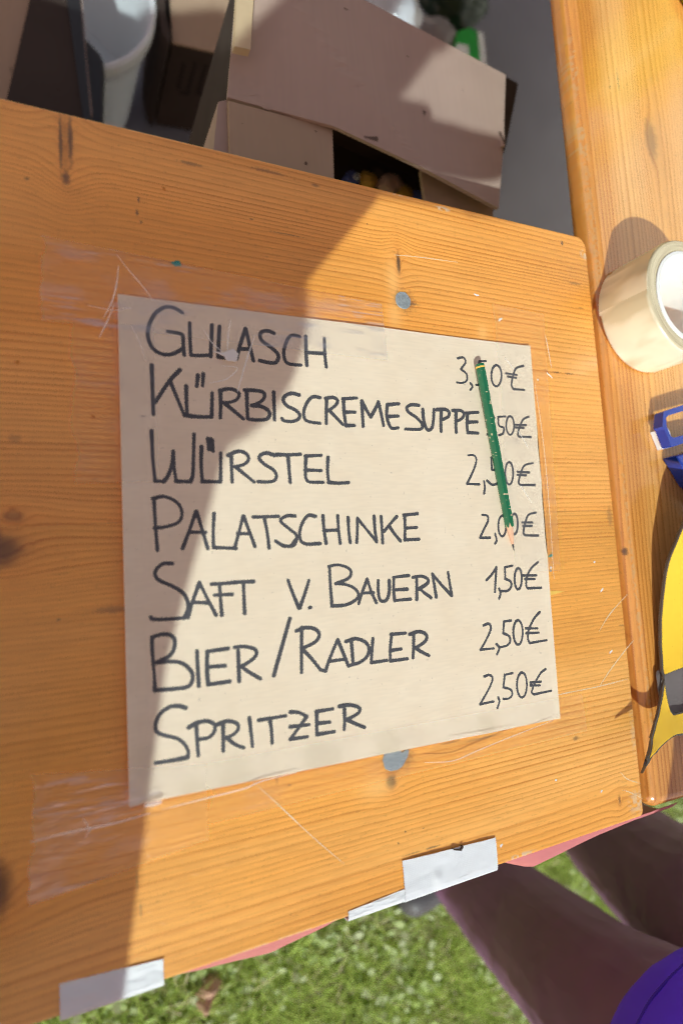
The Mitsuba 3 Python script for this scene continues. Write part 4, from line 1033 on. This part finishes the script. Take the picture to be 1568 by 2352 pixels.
bk = thing("bucket", "white translucent plastic bucket standing open behind the table", "bucket")
RIMZ = 0.235
rim_pts = np.array([at(x, y, RIMZ)[:2] for x, y in ((242, 148), (276, 141), (307, 122), (333, 91), (348, 52), (354, 16))])
from scipy.optimize import least_squares
fit = least_squares(lambda q: np.hypot(*(rim_pts - q[:2]).T) - q[2], [*at(265, 0, RIMZ)[:2], 0.08]).x
RB = fit[2]
obj("body", lathe([(RB * .90, .026), (RB * .97, RIMZ - .012), (RB * .985, RIMZ - .002), (RB * .965, RIMZ - .002), (RB * .95, RIMZ - .012), (RB * .885, .029), (0.0005, .029), (0.0005, .026)], *fit[:2]), "mat_bucket", bk, smooth=40)
obj("rim", lathe([(RB * .975, RIMZ - .001), (RB * 1.0, RIMZ), (RB * 1.03, RIMZ - .003), (RB * 1.035, RIMZ - .020), (RB * 1.01, RIMZ - .021), (RB * 1.005, RIMZ - .006)], *fit[:2]), "mat_bucket_rim", bk, smooth=40)
obj("band", lathe([(RB * .965, RIMZ - .036), (RB * 1.0, RIMZ - .036), (RB * 1.0, RIMZ - .040), (RB * .96, RIMZ - .040)], *fit[:2]), "mat_bucket_rim", bk, smooth=40)

db = thing("dark_carton", "dark brown carton in the shade at the upper left behind the table", "carton")
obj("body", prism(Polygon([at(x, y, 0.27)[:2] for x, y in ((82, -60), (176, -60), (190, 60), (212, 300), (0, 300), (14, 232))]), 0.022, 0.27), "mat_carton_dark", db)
obj("edge_strip", prism(Polygon([at(x, y, 0.276)[:2] for x, y in ((180, -60), (184, -60), (199, 130), (212, 262), (208, 262), (194, 130))]), 0.20, 0.276), "mat_carton", db)
obj("ridge", prism(Polygon([at(x, y, 0.278)[:2] for x, y in ((146, -60), (180, -60), (212, 300), (196, 300))]), 0.2702, 0.278), "mat_black_plastic", db)
tb = single("tan_board", flat([(-80, -60), (88, -60), (16, 240), (-5, 320), (-80, 320)], 0.255, 0.012), "mat_carton_warm", "tan board lying at the far upper left behind the table", "board")
bl = thing("black_lid", "scuffed black plastic lid with a rounded corner leaning on the bucket", "lid")
lidp = Polygon([at(x, y, 0.25)[:2] for x, y in ((190, 82), (200, 88), (228, 118), (238, 138), (241, 165), (238, 300), (205, 300))])
obj("panel", slab(lidp, 0.19, 0.25, 0.004), "mat_black_plastic", bl, smooth=40)

pb = at(905, 20, 0.19)
single("plastic_bag", lump(pb, .060, .05, .035, 11), "mat_clear_bag", "bluish clear plastic bag behind the large cardboard box", "bag", smooth=True)
single("plastic_bag", lump(at(1003, 90, 0.13), .055, .045, .03, 12), "mat_grey_bag", "crumpled grey plastic bag between the cardboard box and the green bag", "bag", smooth=True)
single("refuse_bag", lump(at(1040, -10, 0.12), .085, .075, .05, 14), "mat_dark_green", "dark green nearly black bag at the top edge of the picture", "bag", smooth=True)
gbag = thing("printed_bag", "bright green bag with white print standing beside the large cardboard box", "bag")
obj("body", prism(Polygon([at(x, y, .16)[:2] for x, y in ((1050, 72), (1078, 62), (1106, 76), (1118, 170), (1075, 160), (1040, 130))]), 0.02, .16), "mat_green_print", gbag)
obj("white_patch", flat([(1050, 98), (1076, 104), (1078, 160), (1040, 128)], .1615, 0.0012, .0003), "mat_white_print", gbag)
obj("white_stripe", flat([(1097, 70), (1110, 76), (1119, 168), (1106, 166)], .1615, 0.0012, .0003), "mat_white_print", gbag)


# ------------------------------------------------------------------ the tent wall beyond the right table, mirrored in its varnish
tw = thing("market_tent", "white canvas tent wall with slanted yellow strap and green end panel beyond the tables", "tent")
wn, wt, wc = np.array([-.79, -.61]), np.array([-.61, .79]), np.array([2.0, 1.9])


def wall_panel(pts, off, th):
    """A flat panel of the tent wall from (s, z) outline points."""
    m = prism(Polygon(pts), 0, th)
    v = m.vertices.copy()
    m.vertices = np.c_[wc[0] + wt[0] * v[:, 0] + wn[0] * (off + v[:, 2]), wc[1] + wt[1] * v[:, 0] + wn[1] * (off + v[:, 2]), v[:, 1]]
    m.fix_normals()
    return m


obj("canvas", wall_panel([(-2.6, .04), (.42, .04), (.42, 2.75), (-2.6, 2.75)], 0, .004), "mat_canvas", tw)
obj("end_panel", wall_panel([(.424, .04), (1.8, .04), (1.8, 2.75), (.424, 2.75)], 0, .004), "mat_dark_green", tw)
obj("strap", wall_panel([(.10, 2.60), (.20, 2.60), (.36, 1.35), (.26, 1.35)], .0045, .003), "mat_yellow", tw)
for s_0 in (-2.6, 1.8):
    q = wc + wt * s_0 - wn * .03
    obj("pole", tube([(q[0], q[1], 0), (q[0], q[1], 1.4), (q[0], q[1], 2.8)], .02), "mat_zinc", tw, smooth=50)


# ------------------------------------------------------------------ people
def V(*a):
    return np.array(a, float)


def hand(wrist, direction, palm_n, mat_parts, r=0.0088, curl=0.6, folded=False):
    """Palm, four unequal bent fingers and a thumb leaving the side of the palm."""
    d = direction / np.linalg.norm(direction)
    n = palm_n - d * (palm_n @ d)
    n /= np.linalg.norm(n)
    s = np.cross(d, n)
    k = wrist + d * (0.132 if folded else 0.095)
    mat_parts += blob((wrist, .021), (wrist + d * .03 + s * .018, .014), (k + s * .034, .0115), (k - s * .030, .0105), (wrist + d * .03 - s * .016, .013))
    for off, ln in ((.033, .072), (.012, .080), (-.010, .075), (-.030, .060)):
        p = k + s * off
        q = p
        a = 0.35 * curl
        chain = [(p - d * .02, r * 1.1), (p, r)]
        for seg in (0.45, 0.32, 0.23):
            q = q + (d * math.cos(a) + n * math.sin(a)) * ln * seg
            chain.append((q, r * (1.0 if seg > .4 else .9 if seg > .3 else .78)))
            a += 0.9 * curl
        mat_parts += limb(*chain)
    b = wrist + d * .030 + s * .024
    e = b + (d * .6 + s * .75 + n * .25) * .038 if not folded else b + (d * .85 - s * .25 + n * .40) * .038
    g = e + (d * .85 + s * .25 + n * .45) * .030 if not folded else e + (d * .85 - s * .3 + n * .2) * .030
    mat_parts += limb((b, .0125), (e, .0105), (g, .0085))


def head_mesh(c, fwd, up):
    f = fwd / np.linalg.norm(fwd)
    u = up - f * (up @ f)
    u /= np.linalg.norm(u)
    s = np.cross(f, u)

    def q(a, b, d):
        return c + s * a + f * b + u * d
    pieces = blob((q(0, -.02, .035), .082), (q(0, .025, .03), .074)) + blob((q(0, .035, -.02), .062), (q(0, .050, -.085), .030), (q(.035, .015, -.06), .030), (q(-.035, .015, -.06), .030))
    pieces += limb((q(0, .090, .015), .010), (q(0, .112, -.028), .013)) + limb((q(-.016, .098, -.032), .008), (q(.016, .098, -.032), .008))
    pieces += limb((q(-.024, .082, -.062), .007), (q(.024, .082, -.062), .007))
    for e in (-1, 1):
        pieces += limb((q(e * .080, -.005, .02), .012), (q(e * .084, -.012, -.018), .010)) + limb((q(e * .020, .086, .022), .008), (q(e * .046, .076, .022), .008))
    hair = blob((q(0, -.030, .052), .088), (q(0, .030, .075), .058), (q(0, -.055, .0), .066)) + blob((q(.062, -.035, -.02), .034), (q(-.062, -.035, -.02), .034), (q(0, -.065, -.07), .045))
    return pieces, hair


# the person in the purple top, leaning to the left in mid-stride at the right of the picture
pp = thing("person", "person in a purple top and dark trousers leaning forward at the lower right corner", "person")
zA, zC = 0.12, 0.52


def leg_nodes(pts):
    out = []
    for x, y, z, half in pts:
        p = at(x, y, z)
        out.append((p, half * depth(p) / FOC))
    return out


l1 = leg_nodes([(1080, 2010, .11, 90), (1125, 2053, .18, 101), (1248, 2169, .36, 131), (1390, 2302, .55, 166)])
l2 = leg_nodes([(1372, 1895, .11, 96), (1407, 1928, .18, 106), (1512, 2016, .36, 134), (1662, 2130, .55, 172)])
hipL, hipR = V(.085, -.265, .83), V(.165, -.345, .83)
tro = limb(*l1, (hipL, .108)) + limb(*l2, (hipR, .108)) + blob((hipL, .108), (hipR, .108), (V(.10, -.30, .93), .115))
tm = organic(tro, 0.010, 14)
wr_ = meshkit.fbm(tm.vertices * [26, 26, 9], 3, 5) - 0.5 + 0.5 * (meshkit.fbm(tm.vertices * [60, 60, 34], 2, 8) - 0.5)
tm.vertices = tm.vertices + tm.vertex_normals * (0.007 * wr_)[:, None]
obj("trousers", tm, "mat_trousers", pp, smooth=True)
bel = at(1754, 2606, .775)
rb = 430 * depth(bel) / FOC
torso = blob((V(bel[0], bel[1], .80), rb * .92), (V(.13, -.33, .86), .135)) + blob((V(bel[0], bel[1], .80), rb * .92), (V(.03, -.36, 1.02), .125), (V(.10, -.40, 1.02), .120))
shL, shR = V(-.078, -.30, 1.30), V(.095, -.60, 1.29)
torso += blob((V(.02, -.36, 1.02), .125), (V(.09, -.40, 1.02), .12), (V(-.03, -.35, 1.27), .085), (V(.075, -.55, 1.27), .085))
elL, elR = V(-.030, -.31, 1.02), V(-.03, -.75, 1.04)
wrL, wrR = V(.05, -.33, .80), V(-.17, -.62, .96)
torso += limb((shL, .062), (elL, .050), (V(.03, -.325, .85), .040)) + limb((shR, .062), (elR, .050), (V(-.14, -.645, .975), .038))
torso += limb((V(-.01, -.44, 1.32), .07), (V(-.022, -.445, 1.37), .058))
top = organic(torso, 0.012, 14)
wr_ = meshkit.fbm(top.vertices * [14, 14, 22], 3, 6) - 0.5
top.vertices = top.vertices + top.vertex_normals * (0.012 * wr_)[:, None]
obj("top", top, "mat_purple", pp, smooth=True)


def first_hit(mesh, px_, py_):
    d = at(px_, py_, 0.5) - CAM
    v = mesh.triangles
    e1, e2 = v[:, 1] - v[:, 0], v[:, 2] - v[:, 0]
    h = np.cross(d, e2)
    det = (e1 * h).sum(1)
    det = np.where(np.abs(det) < 1e-14, 1e-14, det)
    s = CAM - v[:, 0]
    u = (s * h).sum(1) / det
    q = np.cross(s, e1)
    w = (q @ d) / det
    t = (e2 * q).sum(1) / det
    ok = (u >= 0) & (w >= 0) & (u + w <= 1) & (t > 0)
    return CAM + d * t[ok].min() if ok.any() else None


seam = [first_hit(top, x, y) for x, y in ((1440, 2400), (1465, 2352), (1492, 2302), (1528, 2258), (1570, 2218), (1610, 2186))]
seam = [q for q in seam if q is not None]
if len(seam) > 3:
    obj("seam", tube(catmull(seam, 5), 0.0014, 8), "mat_purple_seam", pp, smooth=True)
hp, hh = head_mesh(V(-.075, -.44, 1.55), V(-1, .25, -.35), V(-.25, 0, 1))
skin = hp + limb((V(-.02, -.445, 1.34), .052), (V(-.055, -.44, 1.49), .050))
obj("head", organic(skin, 0.007, 6), "mat_skin", pp, smooth=True)
skin = limb((V(.03, -.325, .85), .033), (wrL, .027))
hand(wrL, V(.2, 0, -1), V(0, .7, .2), skin)
obj("hand", organic(skin, 0.006, 6), "mat_skin", pp, smooth=True)
skin = limb((V(-.14, -.645, .975), .033), (wrR, .027))
hand(wrR, V(-.9, .4, -.15), V(0, 0, -1), skin)
obj("hand", organic(skin, 0.006, 6), "mat_skin", pp, smooth=True)
obj("hair", organic(hh, 0.012, 8), "mat_hair", pp, smooth=True)
for (p, _), toe in ((l1[0], at(950, 2058, .050)), (l2[0], at(1190, 1850, .045))):
    toe = toe * 1.0
    heel = V(p[0] + .03, p[1], .045)
    d = (toe - heel)
    d = d / np.linalg.norm(d) * min(.22, np.linalg.norm(d))
    obj("shoe", organic(blob((heel, .040), (heel + d * .5, .043), (heel + d, .036)) + limb((heel + V(0, 0, .05), .045), (V(p[0], p[1], .12), .050)), .012, 8), "mat_shoe", pp, smooth=True)

# the bystander left of the picture, whose shadow falls across the menu
ph = thing("person", "person in a grey jacket standing left of the picture, one hand held over the table", "person")
fw = V(.45, .89, 0)
pel = V(-.705, -.285, .93)
legs = []
for e, f_ in ((1, V(-.640, -.385, .0)), (-1, V(-.80, -.240, .0))):
    hip = pel + V(.075, -.055, -.02) * e
    legs += limb((hip, .092), (V(f_[0], f_[1], .50) + fw * .02, .066), (V(f_[0], f_[1], .10), .054))
    obj("shoe", organic(blob((V(f_[0], f_[1], .045) - fw * .06, .040), (V(f_[0], f_[1], .045) + fw * .05, .044), (V(f_[0], f_[1], .04) + fw * .16, .034)) + limb((V(f_[0], f_[1], .05), .045), (V(f_[0], f_[1], .12), .048)), .012, 8), "mat_shoe", ph, smooth=True)
legs += blob((pel + V(.07, -.05, 0), .105), (pel - V(.07, -.05, 0), .105), (pel + V(0, 0, .08), .11))
obj("trousers", organic(legs, 0.018, 12), "mat_jeans", ph, smooth=True)
sR, sL = V(-.585, -.265, 1.35), V(-.765, -.235, 1.375)
coat = blob((pel + V(.075, -.055, .02), .118), (pel - V(.075, -.055, -.02), .118), (V(-.660, -.255, 1.16), .112), (V(-.74, -.235, 1.16), .112))
coat += blob((V(-.660, -.255, 1.16), .112), (V(-.74, -.235, 1.16), .112), (V(-.635, -.245, 1.31), .083), (V(-.72, -.235, 1.31), .083))
eR, eL = V(-.592, -.108, 1.165), V(-.93, -.20, 1.10)
wR, wL = V(-.410, .052, 1.19), V(-.80, -.02, 1.00)
coat += limb((sR, .058), (eR, .041), (eR + (wR - eR) * .5, .044), (eR + (wR - eR) * .97, .032)) + limb((sL, .066), (eL, .052), (eL + (wL - eL) * .88, .040)) + blob((sR, .05), (sL, .058), (V(-.60, -.225, 1.375), .050)) + blob((V(-.680, -.215, 1.402), .057), (sL, .06), (V(-.70, -.23, 1.30), .08))
coat += blob((eR, .039), (V(-.638, -.255, 1.10), .098), (V(-.60, -.2, 1.15), .05))
obj("jacket", organic(coat, 0.016, 10), "mat_grey_coat", ph, smooth=True)
hp, hh = head_mesh(V(-.47, -.185, 1.635), V(.45, .70, -.75), V(.2, .35, 1))
skin = hp + limb((V(-.580, -.215, 1.395), .064), (V(-.500, -.205, 1.56), .064))
obj("head", organic(skin, 0.007, 6), "mat_skin", ph, smooth=True)
obj("hair", organic(hh, 0.012, 8), "mat_hair", ph, smooth=True)
skin = limb((eR + (wR - eR) * .84, .034), (wR, .028))
hand(wR, V(1, .0, .02), V(0, .85, .53), skin, .0115, .05, True)
obj("hand", organic(skin, 0.006, 6), "mat_skin", ph, smooth=True)
skin = limb((eL + (wL - eL) * .84, .032), (wL, .026))
hand(wL, V(.4, .6, -.6), V(.8, -.2, -.3), skin, .0085, .6)
obj("hand", organic(skin, 0.006, 6), "mat_skin", ph, smooth=True)
